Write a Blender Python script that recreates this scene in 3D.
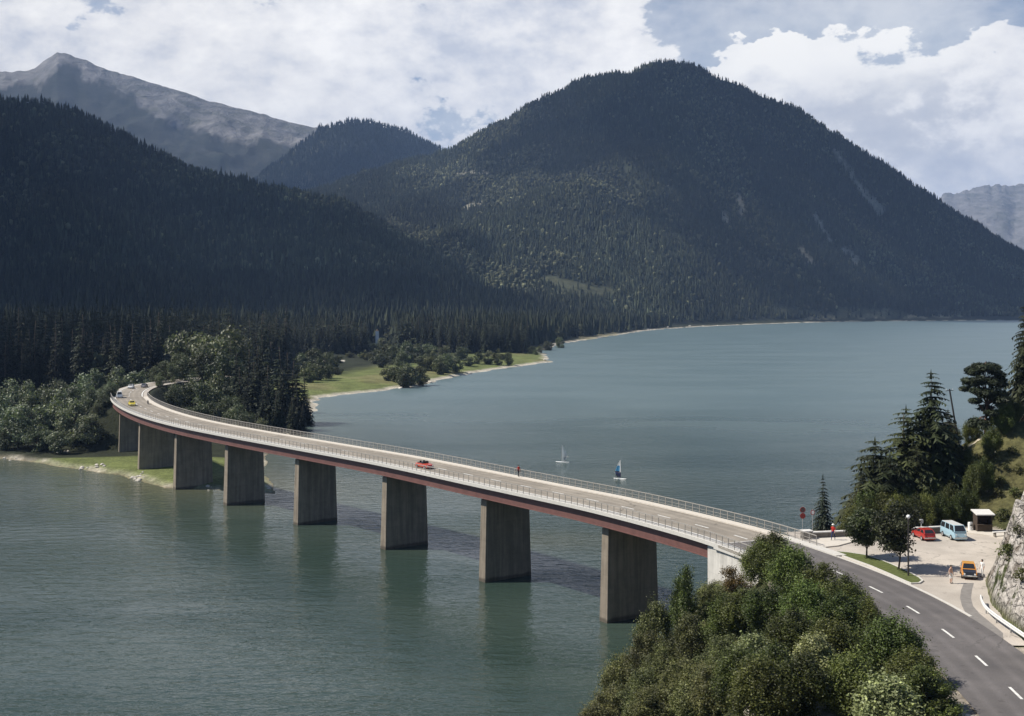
import bpy, bmesh, math, random
import numpy as np
R = math.radians
scene = bpy.context.scene
for o in list(bpy.data.objects): bpy.data.objects.remove(o)
COL = scene.collection
rng = np.random.default_rng(7); random.seed(7)

# ------------------------------------------------------------------ camera, sky, sun, exposure
CH, F0, HV = 40.5, 1200.0, 300.0          # eye height over the water, focal length in px, horizon row
cam = bpy.data.cameras.new('camera'); co = bpy.data.objects.new('camera', cam); COL.objects.link(co)
co.location = (0, 0, CH); co.rotation_euler = (R(90), 0, 0)
cam.sensor_width = 36; cam.lens = F0*36/1024; cam.shift_y = -(358-HV)/1024
cam.clip_start = 0.5; cam.clip_end = 40000
scene.camera = co
scene.render.engine = 'CYCLES'
cy = scene.cycles
cy.max_bounces = 5; cy.diffuse_bounces = 2; cy.glossy_bounces = 2; cy.transmission_bounces = 2
cy.transparent_max_bounces = 6; cy.volume_bounces = 0; cy.caustics_reflective = False; cy.caustics_refractive = False
cy.use_denoising = True; cy.use_adaptive_sampling = True; cy.adaptive_threshold = 0.004
try: cy.denoiser = 'OPENIMAGEDENOISE'; cy.denoising_input_passes = 'RGB_ALBEDO_NORMAL'
except Exception: pass
vs = scene.view_settings
vs.view_transform = 'Standard'; vs.look = 'None'; vs.exposure = 0.47; vs.gamma = 1; vs.use_curve_mapping = False

SUN_EL, SUN_AZ = 50.0, (-1.0, 0.0)          # the sun stands to the left, a little beyond
sd_ = np.array([SUN_AZ[0], SUN_AZ[1]]); sd_ = sd_/np.linalg.norm(sd_)
SUN = np.array([sd_[0]*math.cos(R(SUN_EL)), sd_[1]*math.cos(R(SUN_EL)), math.sin(R(SUN_EL))])
from mathutils import Vector, Matrix, Quaternion
sl = bpy.data.lights.new('sun', 'SUN'); so = bpy.data.objects.new('sun', sl); COL.objects.link(so)
sl.energy = 5.0; sl.angle = R(0.53); sl.color = (1.0, 0.94, 0.84)
so.rotation_euler = Vector(SUN).to_track_quat('Z', 'Y').to_euler(); so.location = (-300, 0, 500)

def dirpx(u, v): 
    d = Vector(((u-512)/F0, 1.0, (HV-v)/F0)); return d.normalized()

class NT:
    """small helper to write node trees"""
    def __init__(s, tree): s.t = tree; s.n = tree.nodes; s.l = tree.links
    def add(s, typ, **kw):
        nd = s.n.new(typ)
        for k, v in kw.items(): setattr(nd, k, v)
        return nd
    def put(s, sock, v):
        if isinstance(v, bpy.types.NodeSocket): s.l.new(v, sock)
        elif v is not None: sock.default_value = v
    def math(s, op, a, b=None, c=None, clamp=False):
        m = s.add('ShaderNodeMath', operation=op, use_clamp=clamp)
        s.put(m.inputs[0], a); s.put(m.inputs[1], b)
        if c is not None: s.put(m.inputs[2], c)
        return m.outputs[0]
    def vmath(s, op, a, b=None, out=0):
        m = s.add('ShaderNodeVectorMath', operation=op); s.put(m.inputs[0], a); s.put(m.inputs[1], b); return m.outputs[out]
    def noise(s, vec, scale, detail=4, rough=0.55, dist=0.0, out=0):
        m = s.add('ShaderNodeTexNoise'); s.put(m.inputs['Vector'], vec)
        m.inputs['Scale'].default_value = scale; m.inputs['Detail'].default_value = detail
        m.inputs['Roughness'].default_value = rough; m.inputs['Distortion'].default_value = dist
        return m.outputs[out]
    def ramp(s, f, pts):
        m = s.add('ShaderNodeValToRGB'); cr = m.color_ramp
        while len(cr.elements) < len(pts): cr.elements.new(0.5)
        for e, (p, c) in zip(cr.elements, pts):
            e.position = p; e.color = tuple(c)+(1,) if len(c) == 3 else c
        s.put(m.inputs[0], f); return m.outputs[0]
    def smooth(s, f, a, b, lo=0.0, hi=1.0):
        m = s.add('ShaderNodeMapRange', interpolation_type='SMOOTHSTEP'); s.put(m.inputs[0], f)
        for k, v in zip((1, 2, 3, 4), (a, b, lo, hi)): m.inputs[k].default_value = v
        return m.outputs[0]
    def mix(s, f, a, b, blend='MIX'):
        m = s.add('ShaderNodeMix', data_type='RGBA', blend_type=blend)
        s.put(m.inputs[0], f); 
        for i, v in ((6, a), (7, b)):
            if isinstance(v, tuple): v = v+(1,) if len(v) == 3 else v
            s.put(m.inputs[i], v)
        return m.outputs[2]

world = bpy.data.worlds.new('World'); scene.world = world; world.use_nodes = True
w = NT(world.node_tree); w.n.clear()
sky = w.add('ShaderNodeTexSky', sky_type='NISHITA'); sky.sun_disc = False
sky.sun_elevation = R(SUN_EL); sky.sun_rotation = math.atan2(SUN[0], SUN[1]); sky.altitude = 750
sky.air_density = 1.0; sky.dust_density = 0.7; sky.ozone_density = 1.2
tc = w.add('ShaderNodeTexCoord'); D = w.vmath('NORMALIZE', tc.outputs['Generated'])
sep = w.add('ShaderNodeSeparateXYZ'); w.put(sep.inputs[0], D)
dz = sep.outputs[2]
# cloud field on the sky sphere (flattened vertically like far-off cumulus)
mp = w.add('ShaderNodeMapping'); w.put(mp.inputs[0], D); mp.inputs['Scale'].default_value = (1, 1, 1.7)
P = mp.outputs[0]
warp = w.noise(P, 3.0, 3, 0.5, 0, 1)
Pw = w.vmath('ADD', P, w.vmath('MULTIPLY', w.vmath('SUBTRACT', warp, (0.5, 0.5, 0.5)), (0.10, 0.10, 0.10)))
warp2 = w.noise(P, 22.0, 4, 0.6, 0, 1)
Dw = w.vmath('ADD', D, w.vmath('MULTIPLY', w.vmath('SUBTRACT', warp2, (0.5, 0.5, 0.5)), (0.075, 0.075, 0.075)))
puff = w.noise(P, 42.0, 6, 0.6)
big = w.noise(Pw, 4.2, 2, 0.5)
det = w.noise(Pw, 12.0, 10, 0.62)
def blob(u, v, r_in, r_out, gain, sx=1.0):
    c = dirpx(u, v)
    dv = w.vmath('SUBTRACT', Dw, tuple(c))
    dv = w.vmath('MULTIPLY', dv, (1.0/sx, 1.0/sx, 1.0))
    ln = w.vmath('LENGTH', dv, None, 1)
    return w.smooth(ln, r_in, r_out, gain, 0.0)
cover = w.math('MULTIPLY_ADD', big, 0.55, 0.22)
cover = w.math('MULTIPLY_ADD', w.math('SUBTRACT', det, 0.5), 0.95, cover)
cover = w.math('MULTIPLY_ADD', w.math('SUBTRACT', puff, 0.5), 0.38, cover)
cl = None
blobs = [(870, 15, 0.02, 0.13, -0.66, 2.0), (860, 105, 0.05, 0.085, 0.62, 1.9), (1020, 60, 0.01, 0.07, 0.5, 1.0), (985, 140, 0.02, 0.08, 0.35, 1.5), (765, 75, 0.01, 0.06, 0.4, 1.2),
         (85, 8, 0.0, 0.03, -0.25, 1.6), (60, 70, 0.02, 0.12, 0.22, 1.6), (445, 112, 0.0, 0.04, -0.30, 1.6), (245, 66, 0.0, 0.03, -0.16, 1.8), (400, 40, 0.02, 0.12, 0.20, 1.6), (640, 20, 0.02, 0.16, 0.2, 1.5), (290, 90, 0.02, 0.12, 0.14, 1.6)]
for b in blobs:
    bb = blob(*b); cover = w.math('ADD', cover, bb)
# cover thins out overhead and behind
cover = w.math('ADD', cover, w.smooth(dz, 0.25, 0.44, 0.0, -0.62))
cover = w.math('ADD', cover, w.smooth(sep.outputs[1], 0.35, -0.25, 0.0, -0.45))
mask = w.smooth(cover, 0.40, 0.53)
veil = w.math('MULTIPLY', w.smooth(det, 0.3, 0.7, 0.30, 0.60), w.math('MULTIPLY', w.smooth(dz, 0.25, 0.44, 1.0, 0.0), w.smooth(sep.outputs[1], 0.35, -0.25, 1.0, 0.1)))
mask = w.math('MAXIMUM', mask, veil)
# density shading: thick middles go grey, rims white, undersides greyer
shade = w.noise(w.vmath('ADD', Pw, (0.0, 0.0, 0.045)), 7.0, 6, 0.55)
shade = w.math('ADD', shade, w.math('MULTIPLY', w.math('SUBTRACT', det, 0.5), -0.70))
shade = w.math('ADD', shade, w.math('MULTIPLY', w.math('SUBTRACT', puff, 0.5), -0.55))
ccol = w.ramp(shade, [(0.28, (0.95, 0.93, 0.895)), (0.47, (0.80, 0.79, 0.785)), (0.70, (0.53, 0.555, 0.62))])
cum = w.math('MULTIPLY', blob(905, 112, 0.02, 0.07, 1.0, 1.5), 0.6)
ccol = w.mix(w.math('MULTIPLY', cum, w.smooth(shade, 0.40, 0.55)), ccol, (0.50, 0.515, 0.55))
topw = w.math('ADD', blob(850, 45, 0.02, 0.06, 0.8, 2.2), blob(740, 60, 0.01, 0.06, 0.5, 1.2), clamp=True)
ccol = w.mix(topw, ccol, (0.95, 0.93, 0.885))
bg1 = w.add('ShaderNodeBackground'); bg1.inputs[1].default_value = 0.066
w.put(bg1.inputs[0], w.mix(1.0, sky.outputs[0], (0.94, 0.99, 1.06), 'MULTIPLY'))
bg2 = w.add('ShaderNodeBackground'); bg2.inputs[1].default_value = 0.95; w.put(bg2.inputs[0], ccol)
ms = w.add('ShaderNodeMixShader'); w.put(ms.inputs[0], mask); w.l.new(bg1.outputs[0], ms.inputs[1]); w.l.new(bg2.outputs[0], ms.inputs[2])
wo = w.add('ShaderNodeOutputWorld'); w.l.new(ms.outputs[0], wo.inputs[0])

# ------------------------------------------------------------------ helpers
def G(u, v, z=0.0):
    d = F0*(CH-z)/(v-HV); return ((u-512)*d/F0, d)
def px(x, y, z): return 512+F0*x/y, HV+F0*(CH-z)/y

def tag(o, label=None, cat=None, group=None, kind=None):
    if label: o['label'] = label
    if cat: o['category'] = cat
    if group: o['group'] = group
    if kind: o['kind'] = kind
    return o
def empty(name, loc, rz=0.0):
    o = bpy.data.objects.new(name, None); COL.objects.link(o); o.location = loc; o.rotation_euler = (0, 0, rz); o.empty_display_size = 0.3
    return o
def copy_tree(o, parent=None):
    c = o.copy(); COL.objects.link(c); c.parent = parent
    for ch in o.children: copy_tree(ch, c)
    return c
def link(name, me, mat=None, parent=None):
    o = bpy.data.objects.new(name, me); COL.objects.link(o)
    if mat is not None:
        for m in (mat if isinstance(mat, (list, tuple)) else [mat]): me.materials.append(m)
    if parent is not None: o.parent = parent
    return o
def npmesh(name, V, F, smooth=False, col=None, mi=None):
    """V n x 3, F m x 3 or m x 4 numpy"""
    V = np.asarray(V, np.float32); F = np.asarray(F, np.int32); k = F.shape[1]
    me = bpy.data.meshes.new(name); me.vertices.add(len(V)); me.vertices.foreach_set('co', V.ravel())
    me.loops.add(F.size); me.loops.foreach_set('vertex_index', F.ravel())
    me.polygons.add(len(F)); me.polygons.foreach_set('loop_start', np.arange(0, F.size, k, dtype=np.int32))
    if mi is not None: me.polygons.foreach_set('material_index', np.asarray(mi, np.int32))
    me.polygons.foreach_set('use_smooth', np.full(len(F), smooth, bool))
    if col is not None:
        a = me.color_attributes.new('tint', 'FLOAT_COLOR', 'POINT')
        c = np.ones((len(V), 4), np.float32); c[:, :3] = col; a.data.foreach_set('color', c.ravel())
    me.update(calc_edges=True); return me

class MB:
    """collects simple shapes; build() links them as ONE mesh object"""
    def __init__(s): s.v = []; s.f = []; s.m = []
    def add(s, vs, fs, m=0):
        b = len(s.v); s.v += [tuple(p) for p in vs]
        for f in fs: s.f.append(tuple(i+b for i in f)); s.m.append(m)
    def box(s, c, size, rz=0.0, m=0, taper=(1, 1)):
        x, y, z = [k/2 for k in size]; ca, sa = math.cos(rz), math.sin(rz); vs = []
        for zz, tx, ty in ((-z, 1, 1), (z, taper[0], taper[1])):
            for xx, yy in ((-x*tx, -y*ty), (x*tx, -y*ty), (x*tx, y*ty), (-x*tx, y*ty)):
                vs.append((c[0]+xx*ca-yy*sa, c[1]+xx*sa+yy*ca, c[2]+zz))
        s.add(vs, [(0, 3, 2, 1), (4, 5, 6, 7), (0, 1, 5, 4), (1, 2, 6, 5), (2, 3, 7, 6), (3, 0, 4, 7)], m)
    def tube(s, pts, r, n=6, m=0, cap=True):
        pts = [Vector(p) for p in pts]; rs = r if isinstance(r, (list, tuple)) else [r]*len(pts)
        rings = []; up = Vector((0, 0, 1))
        for i, p in enumerate(pts):
            t = (pts[min(i+1, len(pts)-1)]-pts[max(i-1, 0)]).normalized()
            a = t.cross(up if abs(t.z) < 0.95 else Vector((1, 0, 0))).normalized(); b = t.cross(a)
            rings.append([p+a*rs[i]*math.cos(2*math.pi*k/n)+b*rs[i]*math.sin(2*math.pi*k/n) for k in range(n)])
        vs = [q for rg in rings for q in rg]; fs = []
        for i in range(len(pts)-1):
            for k in range(n):
                fs.append((i*n+k, (i+1)*n+k, (i+1)*n+(k+1) % n, i*n+(k+1) % n))
        if cap: fs += [tuple(range(n)), tuple(range(len(vs)-1, len(vs)-n-1, -1))]
        s.add(vs, fs, m)
    def prism(s, poly, z0, z1, m=0):
        n = len(poly); vs = [(p[0], p[1], z0) for p in poly]+[(p[0], p[1], z1) for p in poly]
        ar = sum(poly[i][0]*poly[(i+1) % n][1]-poly[(i+1) % n][0]*poly[i][1] for i in range(n))
        fs = [tuple(range(n, 2*n)), tuple(range(n-1, -1, -1))]+[(i, (i+1) % n, n+(i+1) % n, n+i) for i in range(n)]
        if ar < 0: fs = [f[::-1] for f in fs]
        s.add(vs, fs, m)
    def disc(s, c, nrm, r, depth, n=16, m=0):
        nrm = Vector(nrm).normalized(); s.tube([Vector(c)-nrm*depth/2, Vector(c)+nrm*depth/2], r, n, m)
    def build(s, name, mat, parent=None, smooth=False, bevel=0):
        me = bpy.data.meshes.new(name); me.from_pydata(s.v, [], s.f)
        me.polygons.foreach_set('material_index', s.m)
        if smooth: me.polygons.foreach_set('use_smooth', [True]*len(s.f))
        me.update(); o = link(name, me, mat, parent)
        if bevel:
            b = o.modifiers.new('bevel', 'BEVEL'); b.width = bevel; b.segments = 2; b.limit_method = 'ANGLE'
        return o

# value noise / fbm in numpy
def _h(ix, iy, seed):
    n = (ix.astype(np.int64)*374761393+iy.astype(np.int64)*668265263+seed*1442695041) & 0xffffffff
    n = ((n ^ (n >> 13))*1274126177) & 0xffffffff
    return ((n ^ (n >> 16)) & 0xffff).astype(np.float64)/32767.5-1.0
def vnoise(x, y, seed=0):
    ix, iy = np.floor(x), np.floor(y); fx, fy = x-ix, y-iy
    ux, uy = fx*fx*fx*(fx*(fx*6-15)+10), fy*fy*fy*(fy*(fy*6-15)+10)
    a = _h(ix, iy, seed); b = _h(ix+1, iy, seed); c = _h(ix, iy+1, seed); d = _h(ix+1, iy+1, seed)
    return a+(b-a)*ux+(c-a)*uy+(a-b-c+d)*ux*uy
def fbm(x, y, seed=0, oct=4, gain=0.5):
    s = 0; a = 1.0; t = 0
    for k in range(oct):
        s = s+a*vnoise(x*2**k+17.3*k, y*2**k-9.1*k, seed+k); t += a; a *= gain
    return s/t
def sstep(x, a, b):
    t = np.clip((x-a)/(b-a), 0, 1); return t*t*(3-2*t)
def polydist(x, y, P, closed=True):
    """distance to a polyline, and inside test when closed"""
    P = np.asarray(P, float); n = len(P); best = np.full(x.shape, 1e18); ins = np.zeros(x.shape, bool)
    for i in range(n if closed else n-1):
        a, b = P[i], P[(i+1) % n]; dx, dy = b-a; L = dx*dx+dy*dy+1e-12
        t = np.clip(((x-a[0])*dx+(y-a[1])*dy)/L, 0, 1)
        best = np.minimum(best, (x-a[0]-t*dx)**2+(y-a[1]-t*dy)**2)
        if closed and abs(dy) > 1e-12:
            c = ((a[1] > y) != (b[1] > y)) & (x < dx*(y-a[1])/dy+a[0]); ins ^= c
    return np.sqrt(best), ins
def spline(pts, step=1.0, smooth=0):
    P = np.asarray(pts, float); out = []
    Q = np.vstack([2*P[0]-P[1], P, 2*P[-1]-P[-2]])
    for i in range(1, len(Q)-2):
        p0, p1, p2, p3 = Q[i-1], Q[i], Q[i+1], Q[i+2]
        for t in np.linspace(0, 1, 24, endpoint=False):
            out.append(0.5*((2*p1)+(-p0+p2)*t+(2*p0-5*p1+4*p2-p3)*t*t+(-p0+3*p1-3*p2+p3)*t**3))
    out.append(P[-1]); out = np.array(out)
    def resample(o):
        s = np.concatenate([[0], np.cumsum(np.linalg.norm(np.diff(o, axis=0), axis=1))]); m = int(s[-1]/step)
        q = np.linspace(0, s[-1], m+1); return np.stack([np.interp(q, s, o[:, k]) for k in range(o.shape[1])], 1)
    out = resample(out)
    for _ in range(smooth):
        out[1:-1] = 0.25*out[:-2]+0.5*out[1:-1]+0.25*out[2:]
    return resample(out)

# ------------------------------------------------------------------ materials
MATS = {}
def pmat(name, color, rough=0.6, metal=0.0, spec=0.5, var=0.12, vscale=3.0, bump=0.0, bscale=20.0, coat=0.0):
    """painted / mineral material: base colour with uneven wear and a little bump"""
    if name in MATS: return MATS[name]
    m = bpy.data.materials.new(name); m.use_nodes = True; t = NT(m.node_tree); b = t.n['Principled BSDF']
    g = t.add('ShaderNodeTexCoord').outputs['Object']
    n = t.noise(g, vscale, 5, 0.6)
    c0 = tuple(max(0, c*(1-var)) for c in color); c1 = tuple(min(1, c*(1+var)) for c in color)
    t.put(b.inputs['Base Color'], t.ramp(n, [(0.25, c0), (0.75, c1)]))
    b.inputs['Roughness'].default_value = rough; b.inputs['Metallic'].default_value = metal
    b.inputs['Specular IOR Level'].default_value = spec
    if coat: b.inputs['Coat Weight'].default_value = coat; b.inputs['Coat Roughness'].default_value = 0.08
    if bump:
        bp = t.add('ShaderNodeBump'); bp.inputs['Strength'].default_value = bump; bp.inputs['Distance'].default_value = 0.05
        t.put(bp.inputs['Height'], t.noise(g, bscale, 4, 0.6)); t.l.new(bp.outputs[0], b.inputs['Normal'])
    MATS[name] = m; return m

def leafmat(name, transl=0.3, spec=0.25, rough=0.55, gain=1.0):
    """foliage: per-vertex albedo, some light passing through the blades"""
    if name in MATS: return MATS[name]
    m = bpy.data.materials.new(name); m.use_nodes = True; t = NT(m.node_tree); b = t.n['Principled BSDF']
    at = t.add('ShaderNodeAttribute', attribute_name='tint')
    oi = t.add('ShaderNodeObjectInfo')
    hv = t.add('ShaderNodeHueSaturation'); t.put(hv.inputs['Color'], at.outputs['Color'])
    t.put(hv.inputs['Value'], t.math('MULTIPLY_ADD', oi.outputs['Random'], 0.7*gain, 0.65*gain))
    t.put(hv.inputs['Hue'], t.math('MULTIPLY_ADD', t.math('FRACT', t.math('MULTIPLY', oi.outputs['Random'], 7.3)), 0.05, 0.472))
    t.put(b.inputs['Base Color'], hv.outputs[0]); b.inputs['Roughness'].default_value = rough; b.inputs['Specular IOR Level'].default_value = spec
    tr = t.add('ShaderNodeBsdfTranslucent'); t.put(tr.inputs[0], t.mix(1.0, hv.outputs[0], (1.1, 1.25, 0.6), 'MULTIPLY'))
    mx = t.add('ShaderNodeMixShader'); mx.inputs[0].default_value = transl
    t.l.new(b.outputs[0], mx.inputs[1]); t.l.new(tr.outputs[0], mx.inputs[2])
    t.l.new(mx.outputs[0], t.n['Material Output'].inputs[0])
    MATS[name] = m; return m
M_needle = leafmat('spruce needles', 0.10, 0.2)
M_leaf = leafmat('broad leaves', 0.22, 0.35, 0.5)
M_far = leafmat('far forest', 0.0, 0.1, 0.8)
M_bark = pmat('bark', (0.075, 0.055, 0.04), 0.9, var=0.35, vscale=6, bump=0.5)

# terrain: per-vertex ground albedo x fine noise, bump
def terrain_mat():
    m = bpy.data.materials.new('ground'); m.use_nodes = True; t = NT(m.node_tree); b = t.n['Principled BSDF']
    at = t.add('ShaderNodeAttribute', attribute_name='tint'); rk = t.add('ShaderNodeAttribute', attribute_name='rocky')
    g = t.add('ShaderNodeNewGeometry').outputs['Position']
    n1 = t.noise(g, 1.6, 6, 0.65); n2 = t.noise(g, 0.12, 5, 0.6)
    v = t.math('MULTIPLY', t.smooth(n1, 0.25, 0.75, 0.55, 1.45), t.smooth(n2, 0.3, 0.7, 0.75, 1.25))
    c = t.mix(1.0, at.outputs['Color'], v, 'MULTIPLY')
    # rock face: cracked blocks, dark joints, lichen and rust stains
    vo = t.add('ShaderNodeTexVoronoi', feature='DISTANCE_TO_EDGE')
    t.put(vo.inputs['Vector'], t.vmath('ADD', t.vmath('MULTIPLY', g, (1, 1, 1.5)), t.vmath('MULTIPLY', t.noise(g, 0.9, 4, 0.6, 0, 1), (2.2, 2.2, 2.2))))
    vo.inputs['Scale'].default_value = 0.75
    crack = t.smooth(t.math('ADD', vo.outputs['Distance'], t.math('MULTIPLY', t.noise(g, 3.5, 4, 0.7), 0.10)), 0.04, 0.13, 0.35, 1.0)
    stain = t.smooth(t.noise(g, 0.55, 6, 0.7), 0.50, 0.62)
    moss = t.smooth(t.noise(t.vmath('ADD', g, (31, 7, 3)), 0.4, 5, 0.65), 0.54, 0.64)
    rc = t.mix(stain, (0.40, 0.37, 0.335), (0.17, 0.145, 0.12))
    rc = t.mix(moss, rc, (0.055, 0.065, 0.025))
    rc = t.mix(1.0, rc, t.math('MULTIPLY', crack, t.smooth(n1, 0.3, 0.7, 0.6, 1.3)), 'MULTIPLY')
    c = t.mix(rk.outputs['Fac'], c, rc)
    al = t.add('ShaderNodeAttribute', attribute_name='alpine').outputs['Fac']
    an = t.noise(t.vmath('MULTIPLY', g, (1, 0.6, 1.6)), 0.011, 9, 0.66, 0.3); an2 = t.noise(t.vmath('ADD', g, (900, 0, 300)), 0.006, 8, 0.62)
    ac = t.ramp(an, [(0.36, (0.10, 0.105, 0.09)), (0.47, (0.20, 0.195, 0.185)), (0.58, (0.27, 0.26, 0.255)), (0.68, (0.38, 0.365, 0.35))])
    ac = t.mix(t.smooth(an2, 0.52, 0.64), ac, (0.12, 0.125, 0.09))
    c = t.mix(al, c, t.mix(1.0, t.mix(0.30, ac, at.outputs['Color']), (0.66, 0.66, 0.67), 'MULTIPLY'))
    t.put(b.inputs['Base Color'], c); b.inputs['Roughness'].default_value = 0.95; b.inputs['Specular IOR Level'].default_value = 0.15
    bp = t.add('ShaderNodeBump'); bp.inputs['Strength'].default_value = 0.8; t.put(bp.inputs['Distance'], t.math('MULTIPLY_ADD', al, 55.0, 0.35))
    t.put(bp.inputs['Height'], t.math('ADD', t.math('ADD', t.math('MULTIPLY', n1, t.math('SUBTRACT', 1.0, al)), t.math('MULTIPLY', an, al)), t.math('MULTIPLY', t.math('MULTIPLY', crack, rk.outputs['Fac']), 0.8)))
    t.l.new(bp.outputs[0], b.inputs['Normal']); return m

def water_mat():
    m = bpy.data.materials.new('lake water'); m.use_nodes = True; t = NT(m.node_tree); b = t.n['Principled BSDF']
    g = t.add('ShaderNodeNewGeometry').outputs['Position']
    at = t.add('ShaderNodeAttribute', attribute_name='shallow')
    pat = t.noise(t.vmath('MULTIPLY', g, (0.012, 0.03, 0)), 1.0, 4, 0.55, 0.6)
    c = t.mix(t.smooth(pat, 0.35, 0.65), (0.028, 0.047, 0.038), (0.041, 0.061, 0.050))
    c = t.mix(at.outputs['Fac'], c, (0.085, 0.085, 0.045))
    t.put(b.inputs['Base Color'], c); b.inputs['IOR'].default_value = 1.33
    b.inputs['Specular IOR Level'].default_value = 0.5
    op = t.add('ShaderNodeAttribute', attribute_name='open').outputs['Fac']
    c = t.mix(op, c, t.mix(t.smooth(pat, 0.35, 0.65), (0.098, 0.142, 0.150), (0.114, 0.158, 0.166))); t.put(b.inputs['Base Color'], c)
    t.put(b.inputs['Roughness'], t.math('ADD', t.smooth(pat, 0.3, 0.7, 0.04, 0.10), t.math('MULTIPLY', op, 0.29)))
    r1 = t.add('ShaderNodeMapping'); t.put(r1.inputs[0], g); r1.inputs['Rotation'].default_value = (0, 0, R(12)); r1.inputs['Scale'].default_value = (0.45, 1.0, 1)
    w1 = t.noise(r1.outputs[0], 0.55, 3, 0.55, 0.4)
    r2 = t.add('ShaderNodeMapping'); t.put(r2.inputs[0], g); r2.inputs['Rotation'].default_value = (0, 0, R(-20)); r2.inputs['Scale'].default_value = (0.55, 1.0, 1)
    w2 = t.noise(r2.outputs[0], 1.7, 3, 0.6, 0.3)
    hgt = t.math('ADD', t.math('MULTIPLY', w1, 1.0), t.math('MULTIPLY', w2, 0.35))
    amp = t.smooth(t.noise(t.vmath('MULTIPLY', g, (0.008, 0.022, 0)), 1.0, 4, 0.6, 0.5), 0.36, 0.62, 0.45, 1.15)
    bp = t.add('ShaderNodeBump'); t.put(bp.inputs['Strength'], t.math('MULTIPLY', amp, 0.60)); bp.inputs['Distance'].default_value = 0.42
    t.put(bp.inputs['Height'], hgt); t.l.new(bp.outputs[0], b.inputs['Normal']); return m

def asphalt_mat(name, col, dark):
    m = bpy.data.materials.new(name); m.use_nodes = True; t = NT(m.node_tree); b = t.n['Principled BSDF']
    g = t.add('ShaderNodeNewGeometry').outputs['Position']; lane = t.add('ShaderNodeAttribute', attribute_name='lane')
    n1 = t.noise(g, 0.35, 5, 0.6); n2 = t.noise(g, 9.0, 4, 0.7)
    c = t.ramp(n1, [(0.3, dark), (0.7, col)])
    vo = t.add('ShaderNodeTexVoronoi', feature='DISTANCE_TO_EDGE'); vo.inputs['Scale'].default_value = 0.22
    t.put(vo.inputs['Vector'], t.vmath('ADD', g, t.vmath('MULTIPLY', t.noise(g, 0.8, 5, 0.7, 0, 1), (2.5, 2.5, 0))))
    n4 = t.noise(g, 0.10, 4, 0.6)
    ck = t.math('MULTIPLY', t.smooth(vo.outputs['Distance'], 0.0, 0.014, 1.0, 0.0), t.smooth(n4, 0.48, 0.58))
    c = t.mix(t.math('MULTIPLY', ck, 0.55), c, (0.03, 0.028, 0.026)); c = t.mix(1.0, c, t.smooth(n4, 0.35, 0.65, 0.88, 1.10), 'MULTIPLY')
    c = t.mix(t.math('MULTIPLY', t.smooth(t.noise(g, 0.9, 3, 0.5), 0.66, 0.74), 0.35), c, (0.04, 0.037, 0.035))
    # tyre-polished wheel tracks and oily lane middles (o = signed offset from the centre line)
    o = t.math('ABSOLUTE', lane.outputs['Fac'])
    tr = t.math('ABSOLUTE', t.math('SUBTRACT', t.math('ABSOLUTE', t.math('SUBTRACT', o, 1.85)), 0.75))
    trk = t.smooth(tr, 0.0, 0.55, 1.12, 0.94)
    c = t.mix(1.0, c, t.math('MULTIPLY', trk, t.smooth(n2, 0.25, 0.75, 0.86, 1.14)), 'MULTIPLY')
    t.put(b.inputs['Base Color'], c); b.inputs['Roughness'].default_value = 0.85; b.inputs['Specular IOR Level'].default_value = 0.3
    bp = t.add('ShaderNodeBump'); bp.inputs['Strength'].default_value = 0.25; bp.inputs['Distance'].default_value = 0.02; t.put(bp.inputs['Height'], n2)
    t.l.new(bp.outputs[0], b.inputs['Normal']); return m

def concrete_mat(name, col, streak=0.5):
    m = bpy.data.materials.new(name); m.use_nodes = True; t = NT(m.node_tree); b = t.n['Principled BSDF']
    g = t.add('ShaderNodeNewGeometry').outputs['Position']
    n1 = t.noise(g, 0.6, 6, 0.65); st = t.noise(t.vmath('MULTIPLY', g, (1.6, 1.6, 0.09)), 1.0, 5, 0.65)
    v = t.math('MULTIPLY', t.smooth(n1, 0.3, 0.7, 0.86, 1.12), t.smooth(st, 0.35, 0.65, 1.0-0.45*streak, 1.08))
    sp = t.add('ShaderNodeSeparateXYZ'); t.put(sp.inputs[0], g)
    # board-marked lifts and the tide mark just over the water
    lift = t.math('ABSOLUTE', t.math('SUBTRACT', t.math('FRACT', t.math('MULTIPLY', sp.outputs[2], 0.42)), 0.5))
    v = t.math('MULTIPLY', v, t.smooth(lift, 0.0, 0.03, 0.90, 1.0))
    wet = t.smooth(t.math('ADD', sp.outputs[2], t.math('MULTIPLY', n1, 0.5)), 0.55, 0.95, 0.45, 1.0)
    c = t.mix(1.0, (col[0], col[1], col[2]), t.math('MULTIPLY', v, wet), 'MULTIPLY')
    t.put(b.inputs['Base Color'], c); b.inputs['Roughness'].default_value = 0.9; b.inputs['Specular IOR Level'].default_value = 0.25
    bp = t.add('ShaderNodeBump'); bp.inputs['Strength'].default_value = 0.3; bp.inputs['Distance'].default_value = 0.04; t.put(bp.inputs['Height'], t.noise(g, 5, 5, 0.6))
    t.l.new(bp.outputs[0], b.inputs['Normal']); return m

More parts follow.
